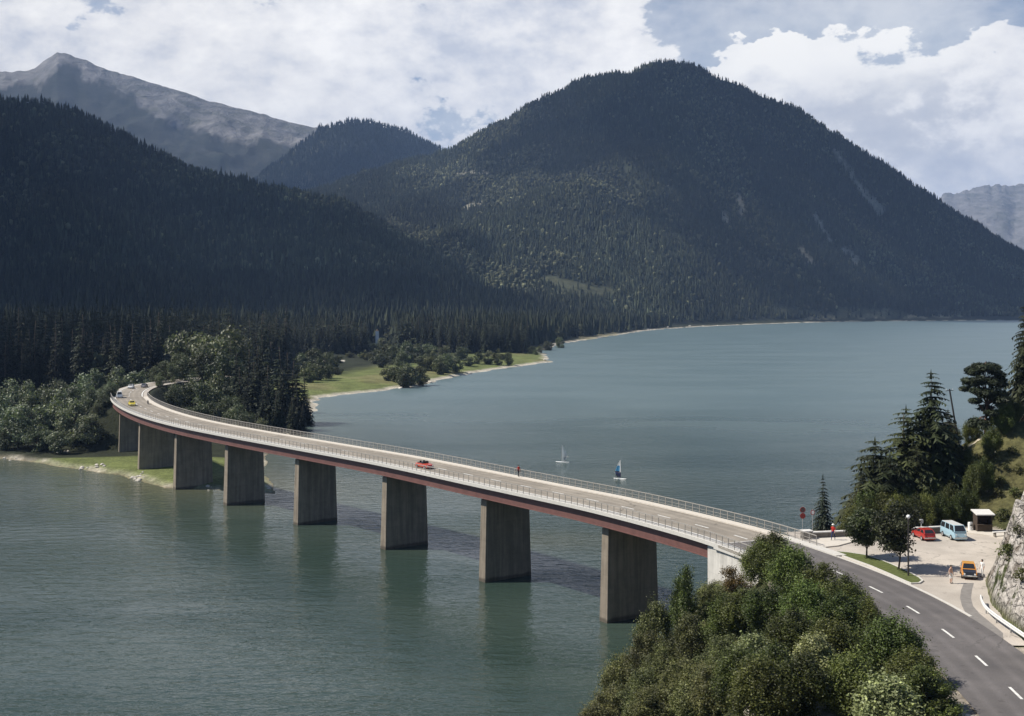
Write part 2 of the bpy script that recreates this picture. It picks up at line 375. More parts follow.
# ------------------------------------------------------------------ road line (world metres, deck height)
ZR = 14.0
ROAD = spline([(14, 8), (24, 34), (30, 58), (33.2, 73), (34.0, 81.8), (34.6, 89.5), (34.7, 97), (34.2, 104.6), (33, 111.7), (31.2, 118.7), (26.2, 133), (23.3, 138.6),
               (19.6, 145.2), (15.8, 151.4), (11.6, 157.8), (7.2, 163.6), (-1.7, 175.5), (-18, 197.5), (-35.7, 218.3), (-53, 238.5), (-69.5, 259.5), (-84.3, 283), (-97.2, 309),
               (-106.3, 333), (-111.8, 355), (-113.3, 373), (-110, 392), (-104, 407), (-97, 420)], 1.0, 30)
T = np.gradient(ROAD, axis=0); T /= np.linalg.norm(T, axis=1)[:, None]
NR = np.stack([T[:, 1], -T[:, 0]], 1)           # to the right of travel (towards the open lake)
def ridx(x, y): return int(np.argmin((ROAD[:, 0]-x)**2+(ROAD[:, 1]-y)**2))
def off(i, o): return ROAD[i]+NR[i]*o
I_AB = ridx(27.0, 131.8)                        # near abutment / expansion joint
PIERS = [ridx(*p) for p in ((15.2, 153.2), (-1.2, 175.3), (-18, 197.3), (-35.6, 218.4), (-53.2, 239), (-69.3, 259.2), (-84.3, 283))]
I_P8 = ridx(-97.6, 309.6); I_END = I_P8+18

# ------------------------------------------------------------------ terrain
SH_L = [(-2500, 452), (-300, 456), (0, 459), (20, 461), (60, 467), (120, 476), (150, 484), (165, 488), (205, 489), (240, 491), (275, 494), (272, 483), (262, 470), (270, 452), (285, 441), (300, 431), (308, 423),
        (311, 416), (317, 408), (315, 402), (322, 398), (340, 395.5), (380, 391), (420, 385.5), (440, 380), (470, 374), (500, 369), (530, 365), (550, 362), (547, 357), (540, 351), (560, 344), (600, 338), (640, 331.5), (665, 329),
        (700, 326.6), (730, 325.4), (760, 324.2), (800, 322.8), (850, 321.6), (900, 321.2), (960, 320.6), (1012, 320.2), (1100, 320.6), (1300, 322), (1500, 324)]
SH_L = [G(*p) for p in SH_L]
POLY_L = SH_L+[(9000, 3000), (30000, 20000), (-30000, 20000), (-9000, 320)]
POLY_R = [(-34, -60), (-26, 14), (-13, 45), (0, 80), (6.5, 104), (10.5, 122), (16, 135), (26, 148), (34, 153), (43, 167), (52, 183), (68, 205), (100, 228), (200, 300), (700, 500), (700, -60)]
FOOT = [(39, -60), (41.0, 40), (41.0, 70), (40.6, 85), (40.6, 93), (40.9, 99), (41.7, 104.5), (44.7, 113.5), (48.2, 120), (52.6, 129.5), (56.4, 136), (56.6, 140), (52, 142.5), (47, 149), (46, 160), (54, 176), (70, 196), (100, 220), (200, 292)]
FOOT_POLY = FOOT+[(650, 480), (650, -60)]
RID = {
 'A': dict(yr=2000, pts=[(-900, 70), (-300, 86), (0, 104), (40, 104), (75, 114), (110, 131), (150, 154), (200, 174), (250, 185), (310, 198), (345, 206), (406, 241), (450, 262), (500, 281), (546, 298), (600, 330), (3000, 400)], p=1.35),
 'B': dict(yr=3300, pts=[(-900, 330), (100, 240), (200, 214), (310, 195), (340, 183), (400, 165), (430, 160), (450, 150), (480, 135), (520, 112), (560, 92), (585, 79), (615, 75), (627, 77), (650, 66), (672, 63), (700, 70), (720, 81), (760, 96), (800, 112), (850, 145), (900, 176), (950, 211), (1000, 241), (1024, 254), (1090, 292), (1200, 330), (3000, 400)], p=1.22),
 'C': dict(yr=6500, pts=[(-900, 110), (-200, 84), (0, 74), (35, 70), (45, 62), (57, 52), (75, 59), (120, 74), (200, 99), (260, 115), (312, 127), (340, 136), (420, 160), (600, 300), (3000, 500)], p=1.15),
 'E': dict(yr=5000, pts=[(-900, 400), (150, 260), (230, 203), (270, 168), (300, 143), (318, 130), (345, 124), (372, 122), (400, 130), (430, 144), (450, 156), (520, 222), (620, 320), (3000, 500)], p=1.2),
 'D': dict(yr=9500, pts=[(-900, 500), (820, 310), (900, 236), (945, 193), (960, 190), (985, 185), (1003, 183), (1015, 187), (1040, 176), (1120, 160), (1300, 150), (1700, 180), (3000, 250)], p=1.1)}
YF = {'A': ([-900, 0, 400, 560, 3000], [1100, 1120, 1200, 1500, 1500]), 'B': ([-900, 400, 560, 665, 760, 900, 1012, 3000], [1500, 1500, 1600, 1780, 2080, 2420, 2480, 2500]),
      'C': ([0, 1], [3600, 3600]), 'E': ([0, 1], [3500, 3500]), 'D': ([0, 1], [6500, 6500])}

def seg_px(u, v, a, b):
    a = np.array(a, float); b = np.array(b, float); d = b-a; t = np.clip(((u-a[0])*d[0]+(v-a[1])*d[1])/(d@d), 0, 1)
    return np.hypot(u-a[0]-t*d[0], v-a[1]-t*d[1])
CLEAR = (((836, 152), (862, 190), 3.0), ((862, 190), (880, 210), 5.0), ((738, 196), (742, 212), 3.5), ((725, 215), (727, 222), 3), ((800, 250), (812, 262), 3), ((815, 215), (833, 245), 2.5), ((845, 250), (858, 262), 4),
                   ((458, 174), (486, 174), 2.2), ((465, 208), (480, 205), 3), ((545, 280), (610, 292), 5), ((560, 292), (600, 296), 3), ((840, 312), (900, 315), 5), ((780, 310), (840, 316), 3), ((930, 312), (970, 314), 2.5))
def terr(x, y):
    """ground height, ground colour, rockiness, and the inland distance"""
    u = 512+F0*x/np.maximum(y, 1.0)
    dL, inL = polydist(x, y, POLY_L); sL = np.where(inL, dL, -dL)
    dR, inR = polydist(x, y, POLY_R); sR = np.where(inR, dR, -dR)
    wob = 1.6*fbm(x/9, y/9, 3, 3)
    sLw = sL+wob*np.clip(y/300, 0.6, 6); sRw = sR+wob*0.6
    n = fbm(x/30, y/30, 11, 4)
    # far shore: gravel rim, meadow, then gently rising ground
    zl = np.where(sLw > 0, 0.9*sstep(sLw, 0, 4)+1.3*sstep(sLw, 3, 30)+6*sstep(sLw, 60, 500)+(0.5+0.8*sstep(sLw, 20, 80))*n*sstep(sLw, 2, 15), np.maximum(-7, 0.22*sLw-0.05))
    # mountains
    mz = np.full(x.shape, -1e9); who = np.full(x.shape, -1)
    for k, key in enumerate('ABCED'):
        r = RID[key]; pu, pv = np.array(r['pts'], float).T
        zr = CH+r['yr']*(HV-np.interp(u, pu, pv))/F0
        yf = np.interp(u, *YF[key]); t = (y-yf)/(r['yr']-yf)
        sp = fbm(x/(0.11*r['yr']), y/(0.16*r['yr']), 40+k, 5)
        jag = 0.6*fbm(u/20, u*0+k, 60+k, 3) if key == 'D' else fbm(u/14, u*0+k, 60+k, 3)
        zr = zr+np.clip(t, 0, 1)**10*(jag+(0.25*fbm(u/3.2, u*0+k, 66+k, 3) if key == 'D' else 0))*{'A': 5, 'B': 8, 'C': 14, 'E': 14, 'D': 60}[key]*np.clip(zr/200, 0, 1)
        tt = np.clip(t, 0, 1); tt = np.clip(tt+0.20*sp*tt*(1-tt)*2.2, 0, 1)
        ridge_n = 1-np.abs(fbm(x/(0.035*r['yr']), y/(0.07*r['yr']), 80+k, 4))
        z = np.where(t <= 1, zr*tt**r['p']*(1-0.10*(1-ridge_n)*4*tt*(1-tt)), zr*(1-0.9*(t-1))-0.02*(y-r['yr']))
        if key in 'CD': z = z+np.clip(zr/500, 0, 1)*(1-np.abs(fbm(x/260, y/330, 120+k, 5))*2)*45*np.clip(tt*(1.02-tt)*4, 0, 1)
        z = np.where(t > 0, z, -1e9)
        mz = np.where(z > mz, z, mz); who = np.where((z >= mz) & (z > zl+2), k, who)
    zl = np.where(sLw > 0, np.maximum(zl, np.minimum(mz, 1e6)+zl*0.6), zl)
    # embankment that carries the road beyond the far abutment
    far = ROAD[I_END+3:]; dE, _ = polydist(x, y, far, False)
    emb = np.minimum(13.75-np.maximum(dE-6.0, 0)*1.0, 1.0*sLw)
    zl = np.where(y > 250, np.maximum(zl, np.where(dE < 40, emb, -99)), zl)
    # near shore: bank up to the road shelf, then the rock and the knoll
    zr_ = np.where(sRw > 0, np.minimum(13.88, 0.86*sRw+0.5*n*sstep(sRw, 1, 6)), np.maximum(-7, 0.5*sRw-0.05))
    dF, inF = polydist(x, y, FOOT_POLY)
    bl = fbm(x/3.2, y/3.2, 21, 4); bq = fbm(x/2.3+0.6*bl, y/2.3, 25, 2); bl2 = 0.5*np.abs(fbm(x/1.1, y/1.1, 27, 3))+0.9*(np.floor(bq*5)/5-bq)+0.45*np.floor(bq*4)/4
    fd = np.where(inF, dF, 0)
    gk = sstep(y, 132, 142); rise = np.minimum((2.9-2.28*gk)*fd, 6.9+0.27*fd+0.9*n)*(0.84+0.30*bl*(1-0.6*gk))+(bl2-0.1)*1.9*sstep(fd, 0.2, 1.2)*(1-sstep(fd, 4.0, 8))*(1-gk)
    zr_ = np.where(inF & inR, zr_+np.maximum(rise, 0)*sstep(sRw, 0, 16), zr_)
    # rock spur the photographer stands on
    rc = np.hypot(x, y+5); hill = np.where(rc < 40, 38.8-1.3*np.maximum(rc-5, 0)+0.6*n, -99)
    zr_ = np.maximum(zr_, hill)
    land_r = (sRw > sLw)
    z = np.where(land_r, zr_, zl)
    z = np.maximum(z, -7)
    # ---- colours (albedo of the soil / grass / stone)
    c = np.empty(x.shape+(3,))
    forest = np.array((0.024, 0.028, 0.016)); grass = np.array((0.118, 0.138, 0.048)); dry = np.array((0.170, 0.150, 0.075)); gravel = np.array((0.46, 0.43, 0.37))
    c[:] = forest
    def put(maskf, col): c[:] = c*(1-maskf[..., None])+np.asarray(col)*maskf[..., None]
    meadow = sstep(sLw, 1, 3)*(1-sstep(sLw, 45, 75))*(y > 440)*(y < 1000)+((y < 300) & (y > 200))*1.0
    put(np.clip(meadow, 0, 1)*(~land_r), grass); put(np.clip(meadow, 0, 1)*sstep(n, 0.0, 0.5)*(~land_r)*0.6, dry)
    path = (1-sstep(np.abs(y-760-30*np.sin(x/40)), 6, 12))*(u > 300)*(u < 345)
    put(path*(~land_r), gravel)
    shore = (1-sstep(sLw, 1.2, 2.6+np.clip(y/260, 0, 5)))*(sLw > -4)
    put(np.clip(shore, 0, 1)*(~land_r)*np.where(y < 335, 0.30+0.5*sstep(fbm(x/4, y/4, 17, 3), 0.05, 0.35), 1.0), gravel*np.array((1, 0.97, 0.92)))
    mud = (1-sstep(sLw, 0.0, 1.2))*(~land_r)*(y < 330); put(np.clip(mud, 0, 1)*0.8, (0.16, 0.13, 0.08))
    # sandy bluffs at the far end of the lake
    for uu, vv, ru, rv in ((868, 316, 16, 3.2), (885, 313, 9, 4), (915, 317, 14, 2), (945, 316, 22, 1.6), (607, 335, 12, 4), (590, 338, 12, 3), (820, 318, 18, 1.8)):
        pv = HV+F0*(CH-z)/np.maximum(y, 1)
        q = 1-sstep(np.hypot((u-uu)/ru, (pv-vv)/rv)+0.5*fbm(u/5, pv/2, 5, 3), 0.6, 1.1); put(q*(~land_r)*0.8*(y > 700), (0.30, 0.27, 0.17))
    # bare alpine ground high on the back range, scree
    pvv = HV+F0*(CH-z)/np.maximum(y, 1)
    ln_ = np.interp(u, [-200, 0, 45, 62, 80, 130, 156, 213, 253, 300, 350], [80, 90, 84, 66, 71, 99, 113, 134, 140, 142, 150])+9*fbm(u/22, pvv/16, 31, 4)
    hi = (1-sstep(pvv, ln_-1.5+5*fbm(u/5, pvv/4, 36, 3), ln_+2.5+5*fbm(u/5, pvv/4, 36, 3)))*(who == 2); put(hi, (0.27, 0.262, 0.255))
    sc = (1-sstep(np.abs(pvv-ln_+3), 1.5, 5.0))*(who == 2)*(u > 66)*sstep(fbm(u/18, pvv/9, 33, 3), -0.5, 0.3); put(sc*0.9, (0.48, 0.45, 0.42))
    sc = (who == 2)*(u < 34)*(1-sstep(np.abs(pvv-88+0.35*u+6*fbm(u/9, pvv/7, 34, 3)), 2, 6)); put(sc*0.7, (0.40, 0.38, 0.35))
    put(((who == 2)*(1-hi))*1.0, (0.035, 0.042, 0.03)); put(hi*sstep(fbm(u/14, pvv/5, 35, 4), -.1, .4)*0.5, (0.12, 0.12, 0.085))
    put((who == 4)*1.0, (0.34, 0.33, 0.32))
    put((who == 3)*1.0, (0.035, 0.042, 0.03)); put((who == 3)*sstep(fbm(x/160, y/300, 38, 4), 0.15, 0.35)*0.7, (0.13, 0.13, 0.08))
    for a_, b_, r_ in CLEAR:
        q = (1-sstep(seg_px(u, pvv, a_, b_)+1.6*vnoise(u/3, pvv/3, 9), 0.7*r_, 1.2*r_))*(who == 1); put(q*(0.75+0.25*vnoise(u/2, pvv/2, 12)), (0.25, 0.235, 0.185) if b_[1] < 270 else (0.068, 0.072, 0.042))
    # near bank; grass darkened for the shade of the knoll trees
    put(land_r*1.0, (0.045, 0.050, 0.020)); put(land_r*sstep(n+0.5*fbm(x/5, y/5, 14, 3), -0.1, 0.45), (0.085, 0.080, 0.034))
    put(land_r*(~inF)*(sRw > 15.5)*1.0, (0.33, 0.29, 0.24))
    put(land_r*(1-sstep(sRw, 0.6, 2.2))*1.0, (0.30, 0.27, 0.22))
    tr_d, _ = polydist(x, y, [(56, 150), (59.2, 157.5), (62, 158.8), (66, 160.2), (71, 161.2)], False); put(land_r*inF*(1-sstep(tr_d, 0.35, 0.7)), (0.48, 0.42, 0.32))
    steep = inF*land_r*(1-sstep(fd+1.2*bl, 4.6, 6.4))*sstep(fd, 0.05, 0.4)*(y < 137+4*n)
    bare = inF*land_r*sstep(fbm(x/4.5, y/4.5, 51, 3), 0.50, 0.60)*(fd < 14)*(y < 156)
    rocky = np.clip(np.maximum(steep, bare*0.9)+(hill > 2)*(rc < 36), 0, 1)
    verge = (~inF)*land_r*(dF < 3.6)*(y > 92)*(y < 113); put(np.clip(verge*1.0, 0, 1)*0.9, (0.11, 0.13, 0.04))
    alp = np.clip(hi+(who == 4)*1.0+(who == 2)*0.25, 0, 1); terr.alp = alp
    return z, c, rocky, np.where(land_r, sRw, sLw), who, land_r

NU, NY = 1260, 860
uu = np.linspace(-760, 1780, NU); yy = np.concatenate([np.exp(np.linspace(math.log(4.0), math.log(90), 150, endpoint=False)), np.linspace(90, 150, 200, endpoint=False), np.exp(np.linspace(math.log(150), math.log(13000), 600))]); NY = len(yy)
UU, YY = np.meshgrid(uu, yy); XX = (UU-512)/F0*YY
ZZ, CC, RK, SDI, WHO, LR = terr(XX, YY); ALP = terr.alp
idx = np.arange(NU*NY).reshape(NY, NU)
Fq = np.stack([idx[:-1, :-1].ravel(), idx[:-1, 1:].ravel(), idx[1:, 1:].ravel(), idx[1:, :-1].ravel()], 1)
# drop faces that lie wholly deep under the lake
keep = (ZZ.ravel()[Fq] > -6.9).any(1); Fq = Fq[keep]
me = npmesh('terrain', np.stack([XX.ravel(), YY.ravel(), ZZ.ravel()], 1), Fq, True, CC.reshape(-1, 3))
a = me.attributes.new('rocky', 'FLOAT', 'POINT'); a.data.foreach_set('value', RK.ravel().astype(np.float32))
a = me.attributes.new('alpine', 'FLOAT', 'POINT'); a.data.foreach_set('value', ALP.ravel().astype(np.float32))
tag(link('terrain', me, terrain_mat()), kind='structure')

# water
uw = np.linspace(-2400, 3400, 240); yw = np.exp(np.linspace(math.log(3.0), math.log(4200), 260))
UW, YW = np.meshgrid(uw, yw); XW = (UW-512)/F0*YW
dW, _ = polydist(XW, YW, SH_L, False)
sh = np.exp(-dW/(9+YW*0.012))*(YW < 600)*0.85
mid = np.exp(-((XW+25)/60)**2-((YW-262)/30)**2)*0.35+np.exp(-((XW-2)/22)**2-((YW-202)/9)**2)*0.55      # sandbanks under the bridge
iw = np.arange(UW.size).reshape(UW.shape)
Fw = np.stack([iw[:-1, :-1].ravel(), iw[:-1, 1:].ravel(), iw[1:, 1:].ravel(), iw[1:, :-1].ravel()], 1)
me = npmesh('lake_water', np.stack([XW.ravel(), YW.ravel(), 0*XW.ravel()], 1), Fw, True)
a = me.attributes.new('shallow', 'FLOAT', 'POINT'); a.data.foreach_set('value', np.clip(sh+mid, 0, 1).ravel().astype(np.float32))
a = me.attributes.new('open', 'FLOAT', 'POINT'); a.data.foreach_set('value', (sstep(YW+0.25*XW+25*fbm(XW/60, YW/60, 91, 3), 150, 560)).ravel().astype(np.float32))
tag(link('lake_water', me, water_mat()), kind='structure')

def ground(x, y): 
    z = terr(np.array([float(x)]), np.array([float(y)]))[0]; return float(z[0])

# unseen clouds added out of frame to darken the wood, hills and mountains
def shade_cloud(puffs, cz, seed, thin=0.0):
    V = []; Fs = []; b = 0
    for q, (gx, gy, r) in enumerate(puffs):
        cx, cy_ = gx+SUN[0]/SUN[2]*cz, gy+SUN[1]/SUN[2]*cz
        bm = bmesh.new(); bmesh.ops.create_icosphere(bm, subdivisions=4, radius=1)
        P = np.array([v.co[:] for v in bm.verts]); f = np.array([[v.index for v in fc.verts] for fc in bm.faces]); bm.free()
        k = 1+0.30*fbm(P[:, 0]*2.2+seed+q, P[:, 1]*2.2+P[:, 2], seed+q, 4)
        P = np.where(P[:, 2:3] < 0, P*np.array((1, 1, 0.3)), P)*k[:, None]*np.array((r, r, min(r*0.55, 260)))+np.array((cx, cy_, cz))
        V.append(P); Fs.append(f+b); b += len(P)
    me = npmesh('shade_cloud', np.concatenate(V), np.concatenate(Fs), True)
    m = pmat('cloud vapour %d' % seed, (0.85, 0.85, 0.86), 1.0, spec=0, var=0.03)
    if thin:
        t = NT(m.node_tree); tp = t.add('ShaderNodeBsdfTransparent'); mx = t.add('ShaderNodeMixShader'); mx.inputs[0].default_value = thin
        t.l.new(t.n['Principled BSDF'].outputs[0], mx.inputs[1]); t.l.new(tp.outputs[0], mx.inputs[2]); t.l.new(mx.outputs[0], t.n['Material Output'].inputs[0])
    return tag(link('shade_cloud', me, m), kind='stuff')
shade_cloud([(-215, 505, 82), (-255, 550, 105), (-330, 640, 150), (-520, 560, 190), (-245, 730, 100), (-760, 620, 240)], 1750, 3, 0.05)
shade_cloud([(-800, 1270, 330), (-520, 1480, 380), (-1000, 1600, 450), (-260, 1640, 260), (-600, 2050, 420), (-250, 2050, 280), (-1250, 1250, 350), (-420, 1370, 190)], 1900, 5, 0.55)
shade_cloud([(1250, 2500, 330), (1550, 2850, 430), (1050, 2950, 360), (1350, 3200, 400), (1900, 3000, 420), (1800, 2600, 300), (2200, 3200, 400)], 1950, 9, 0.36)
shade_cloud([(700, 3100, 260), (760, 2650, 240), (420, 2900, 200), (900, 2350, 200), (560, 2350, 150)], 2300, 15, 0.55)
shade_cloud([(-300, 4400, 420), (200, 4500, 400), (-700, 4300, 420), (400, 4900, 420), (-200, 5000, 500), (-1300, 4500, 600), (-1900, 5000, 700)], 2300, 21, 0.70)
# air
m = MB(); m.add([(-40000, -30000, -8.6), (40000, -30000, -8.6), (40000, 34000, -8.6), (-40000, 34000, -8.6)], [(0, 1, 2, 3)]); tag(m.build('block_ground', pmat('block_ground green', (0.06, 0.07, 0.035), 0.95, var=0.4, vscale=0.004)), kind='structure')  # unseen ground sheet added to block sky light from below the horizon
m = MB(); m.box((0, 6500, 738), (84000, 76000, 1496)); hz = m.build('haze', None)
hm = bpy.data.materials.new('valley haze'); hm.use_nodes = True; t = NT(hm.node_tree); t.n.clear()
pv_ = t.add('ShaderNodeVolumePrincipled'); pv_.inputs['Color'].default_value = (0.40, 0.60, 1.0, 1); pv_.inputs['Density'].default_value = 6.2e-5; pv_.inputs['Anisotropy'].default_value = 0.0
ot = t.add('ShaderNodeOutputMaterial'); t.l.new(pv_.outputs[0], ot.inputs['Volume']); hz.data.materials.append(hm); tag(hz, kind='stuff')
#@CLOUDS

# ------------------------------------------------------------------ trees
def needle_crown(h, r, whorls, per, seg, seed, droop=0.25, gap=0.06, base=0.10, col=(0.034, 0.045, 0.022), shape=0.85, ragged=0.25, full=1.0):
    """spruce: whorls of drooping boughs, each a row of hanging twig blades"""
    g = np.random.default_rng(seed); V = []; Fc = []; C = []
    for i in range(whorls):
        t = (i+0.5*g.random())/whorls; z = h*(base+(1-base)*t); L0 = r*max(0.03, (1-t))**shape*(1+0.0*t)+0.05*r
        nb = max(4, int(per*(1-0.45*t))); a0 = g.random()*6.28; dark = 0.8+0.4*g.random()
        for k in range(nb):
            if g.random() < gap: continue
            a = a0+6.283*(k+0.35*g.standard_normal())/nb; L = L0*(1-ragged+2*ragged*g.random()*0.8)
            ca, sa = math.cos(a), math.sin(a); lift = 0.25*(t-0.35); cc = np.array(col)*dark*(0.75+0.5*g.random())
            sw = L*(0.22+0.1*g.random())*full
            for j in range(seg):
                f0, f1 = j/seg, (j+1)/seg
                p0 = np.array((ca*L*f0, sa*L*f0, z+L*(lift*f0-droop*f0*f0*1.5))); p1 = np.array((ca*L*f1, sa*L*f1, z+L*(lift*f1-droop*f1*f1*1.5)))
                wd = sw*(1.15-0.85*f1)*(0.7+0.6*g.random()); n_ = np.array((-sa, ca, 0)); jit = g.standard_normal(3)*0.04*L
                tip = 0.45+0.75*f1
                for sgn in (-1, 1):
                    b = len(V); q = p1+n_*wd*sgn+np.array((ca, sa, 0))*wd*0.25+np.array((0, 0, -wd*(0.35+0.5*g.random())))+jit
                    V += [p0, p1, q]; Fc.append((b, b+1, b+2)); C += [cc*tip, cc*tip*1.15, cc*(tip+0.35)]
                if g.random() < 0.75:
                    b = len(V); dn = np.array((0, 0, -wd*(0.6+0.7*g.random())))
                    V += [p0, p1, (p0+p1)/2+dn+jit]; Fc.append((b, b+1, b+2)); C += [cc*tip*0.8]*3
    b = len(V); V += [np.array((0.04*r, 0, h*0.93)), np.array((-0.03*r, 0.03*r, h*0.93)), np.array((0, 0, h*1.02)), np.array((0, -0.05*r, h*0.93))]
    Fc += [(b, b+1, b+2), (b+1, b+3, b+2), (b+3, b, b+2)]; C += [np.array(col)*1.2]*4
    return np.array(V), np.array(Fc), np.array(C)

def leaf_crown(h, w, n, leaf, seed, col=(0.065, 0.075, 0.030), lobes=26, base=0.16, squash=1.0, loose=0.30, tip=1.0, rl=0.13, spray=0.0):
    """broad-leaved crown: uneven leaf clusters spread through the volume, gaps between them; also returns the limb ends"""
    g = np.random.default_rng(seed); cents = []; tries = 0
    while len(cents) < lobes and tries < 4000:
        tries += 1
        p = g.uniform(-1, 1, 3); rr = np.linalg.norm(p)
        if rr > 1 or rr < 0.32: continue
        z = h*(base+(1-base)*(0.5+0.5*p[2])); prof = math.sin(math.pi*min(0.97, max(0.06, (0.12+0.80*(0.5+0.5*p[2])))))**0.65
        c = np.array((p[0]*w*0.42*prof, p[1]*w*0.42*prof, z-0.05*h))
        cents.append((c, w*(rl+0.75*rl*g.random()), 0.62+0.76*g.random()))
    per = n//len(cents); V = []; C = []
    for c, rad, tone in cents:
        m = int(per*(rad/(1.4*rl*w))**2); d = g.standard_normal((m, 3)); d /= np.linalg.norm(d, axis=1)[:, None]
        lump = 1+loose*np.sin(d[:, 0]*5+c[0]*9)*np.sin(d[:, 1]*5+c[1]*7)+loose*0.6*g.standard_normal(m)
        rad_ = rad*np.clip(lump, 0.25, 1.75)*(g.random(m)**0.22)
        ax_ = np.array((g.standard_normal()*0.35, g.standard_normal()*0.35, 1.0)); p = c+d*rad_[:, None]*np.array((1, 1, 0.80*squash)); p = p+ax_*(d[:, 2:3]*rad_[:, None])*spray; p = p-np.array((0, 0, 0.3*rad*spray))
        nrm = d*0.9+g.standard_normal((m, 3))*0.75+np.array((0, 0, 0.35)); nrm /= np.linalg.norm(nrm, axis=1)[:, None]
        tv = np.cross(nrm, g.standard_normal((m, 3))); tv /= np.linalg.norm(tv, axis=1)[:, None]; bv = np.cross(nrm, tv)
        s = leaf*(0.6+0.8*g.random(m))[:, None]
        quad = np.stack([p-tv*s*0.5, p+bv*s*0.33+nrm*s*0.08, p+tv*s*0.55, p-bv*s*0.33+nrm*s*0.05], 1)
        V.append(quad.reshape(-1, 3)); k = (tone*(0.72+0.56*g.random(m)))[:, None]*np.array(col)
        warm = (g.random(m) < 0.16)[:, None]; k = np.where(warm, k*np.array((1.6, 1.6, 1.35))*tip, k)
        C.append(np.repeat(k, 4, 0))
    V = np.concatenate(V); C = np.concatenate(C); Fc = np.arange(len(V)).reshape(-1, 4)
    return V, Fc, C, cents

def bark_trunk(h, r, lean=0.0, seed=0, limbs=None, forks=1):
    g = np.random.default_rng(seed); m = MB(); pts = []; rs = []; ax, ay = g.standard_normal(2)*0.02*h
    for k in range(7):
        t = k/6; pts.append((ax*math.sin(t*3)+lean*h*t*t, ay*math.sin(t*2.2), h*t-0.4)); rs.append(r*(1.25 if k == 0 else 1)*(1-0.88*t))
    m.tube(pts, rs, 8)
    if limbs is not None:
        for c, rad, _ in limbs[:16]:
            t = min(0.85, max(0.15, c[2]/h*0.55)); k = t*6; i = int(k); a = np.array(pts[i])+(np.array(pts[min(6, i+1)])-np.array(pts[i]))*(k-i)
            mid = a*0.5+np.array(c)*0.5+np.array((0, 0, -0.03*h))
            m.tube([a, mid, c], [r*0.42, r*0.24, r*0.07], 5)
    return m

def make_spruce(h, r, whorls, per, seg, seed, **kw):
    root = empty('spruce_tree', (0, 0, 0))
    bark_trunk(h*0.95, h*0.014+0.04, seed=seed).build('trunk', M_bark, root, True)
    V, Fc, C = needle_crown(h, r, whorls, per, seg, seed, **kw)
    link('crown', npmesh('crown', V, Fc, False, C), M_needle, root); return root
def make_broad(h, w, n, leaf, seed, name='broadleaf_tree', **kw):
    root = empty(name, (0, 0, 0))
    V, Fc, C, cents = leaf_crown(h, w, n, leaf, seed, **kw)
    bark_trunk(h*0.62, h*0.018+0.05, seed=seed, limbs=cents).build('trunk', M_bark, root, True)
    link('crown', npmesh('crown', V, Fc, False, C), M_leaf, root); return root
PROTO = {}
def tree(key, maker, x, y, scale=1.0, rz=None, z=None, name=None, label=None, cat='tree', group=None, sx=1.0):
    """first use moves the built tree itself, later uses copy it with its parts"""
    if key not in PROTO: o = maker(); PROTO[key] = o
    else: o = copy_tree(PROTO[key])
    if name: o.name = name
    o.location = (x, y, (ground(x, y) if z is None else z)-0.1); o.rotation_euler = (0, 0, random.random()*6.28 if rz is None else rz)
    o.scale = (scale*sx, scale*sx, scale)
    for k in ('label', 'category', 'group'):
        if k in o: del o[k]
    return tag(o, label, cat, group)

# ---- far forest: every tree a small mesh of its own shape, one object per wood
def conifer_lo(seed, tiers=3, sides=5):
    g = np.random.default_rng(seed); V = []; Fc = []
    for i in range(tiers):
        z0 = 0.08+0.80*i/tiers; z1 = min(1.0, z0+0.55-0.10*i); r = 0.17*(1-0.78*i/tiers); b = len(V); a0 = g.random()*6
        for k in range(sides): 
            rr = r*(0.75+0.5*g.random()); V.append((math.cos(a0+6.283*k/sides)*rr, math.sin(a0+6.283*k/sides)*rr, z0-0.05*g.random()))
        V.append((0, 0, z1 if i < tiers-1 else 1.0))
        Fc += [(b+k, b+(k+1) % sides, b+sides) for k in range(sides)]
    return np.array(V), np.array(Fc)
def blob_lo(seed):
    bm = bmesh.new(); bmesh.ops.create_icosphere(bm, subdivisions=1, radius=1); g = np.random.default_rng(seed)
    V = np.array([v.co[:] for v in bm.verts])*(0.8+0.4*g.random((len(bm.verts), 1)))*np.array((0.30, 0.30, 0.42))+np.array((0, 0, 0.52))
    Fc = np.array([[v.index for v in f.verts] for f in bm.faces]); bm.free(); return V, Fc
def forest(name, X, Y, Z, H, kind, tone, temps, label):
    Vs = []; Fs = []; Cs = []; b = 0
    for k, (tv, tf, colr) in enumerate(temps):
        s = np.where(kind == k)[0]
        if not len(s): continue
        a = rng.random(len(s))*6.28; ca, sa = np.cos(a), np.sin(a); h = H[s]; wd = h*(0.85+0.4*rng.random(len(s)))
        vx = tv[None, :, 0]*wd[:, None]; vy = tv[None, :, 1]*wd[:, None]
        P = np.stack([vx*ca[:, None]-vy*sa[:, None]+X[s][:, None], vx*sa[:, None]+vy*ca[:, None]+Y[s][:, None], tv[None, :, 2]*h[:, None]+Z[s][:, None]-0.5], 2)
        Vs.append(P.reshape(-1, 3)); Fs.append((tf[None]+(np.arange(len(s))*len(tv))[:, None, None]+b).reshape(-1, 3)); b += len(s)*len(tv)
        Cs.append(np.repeat(np.array(colr)[None]*tone[s][:, None], len(tv), 0))
    o = link(name, npmesh(name, np.concatenate(Vs), np.concatenate(Fs), False, np.concatenate(Cs)), M_far)
    return tag(o, label, 'forest', kind='stuff')
def crown_unit(seed, wh, per, seg):
    V, Fc, C = needle_crown(1.0, 0.155, wh, per, seg, seed, droop=0.3, full=1.7); return V, Fc
def leaf_unit(seed):
    V, Fc, C, _ = leaf_crown(1.0, 0.80, 260, 0.11, seed, lobes=16, base=0.05, loose=0.3); return V, np.concatenate([Fc[:, :3], Fc[:, [0, 2, 3]]])
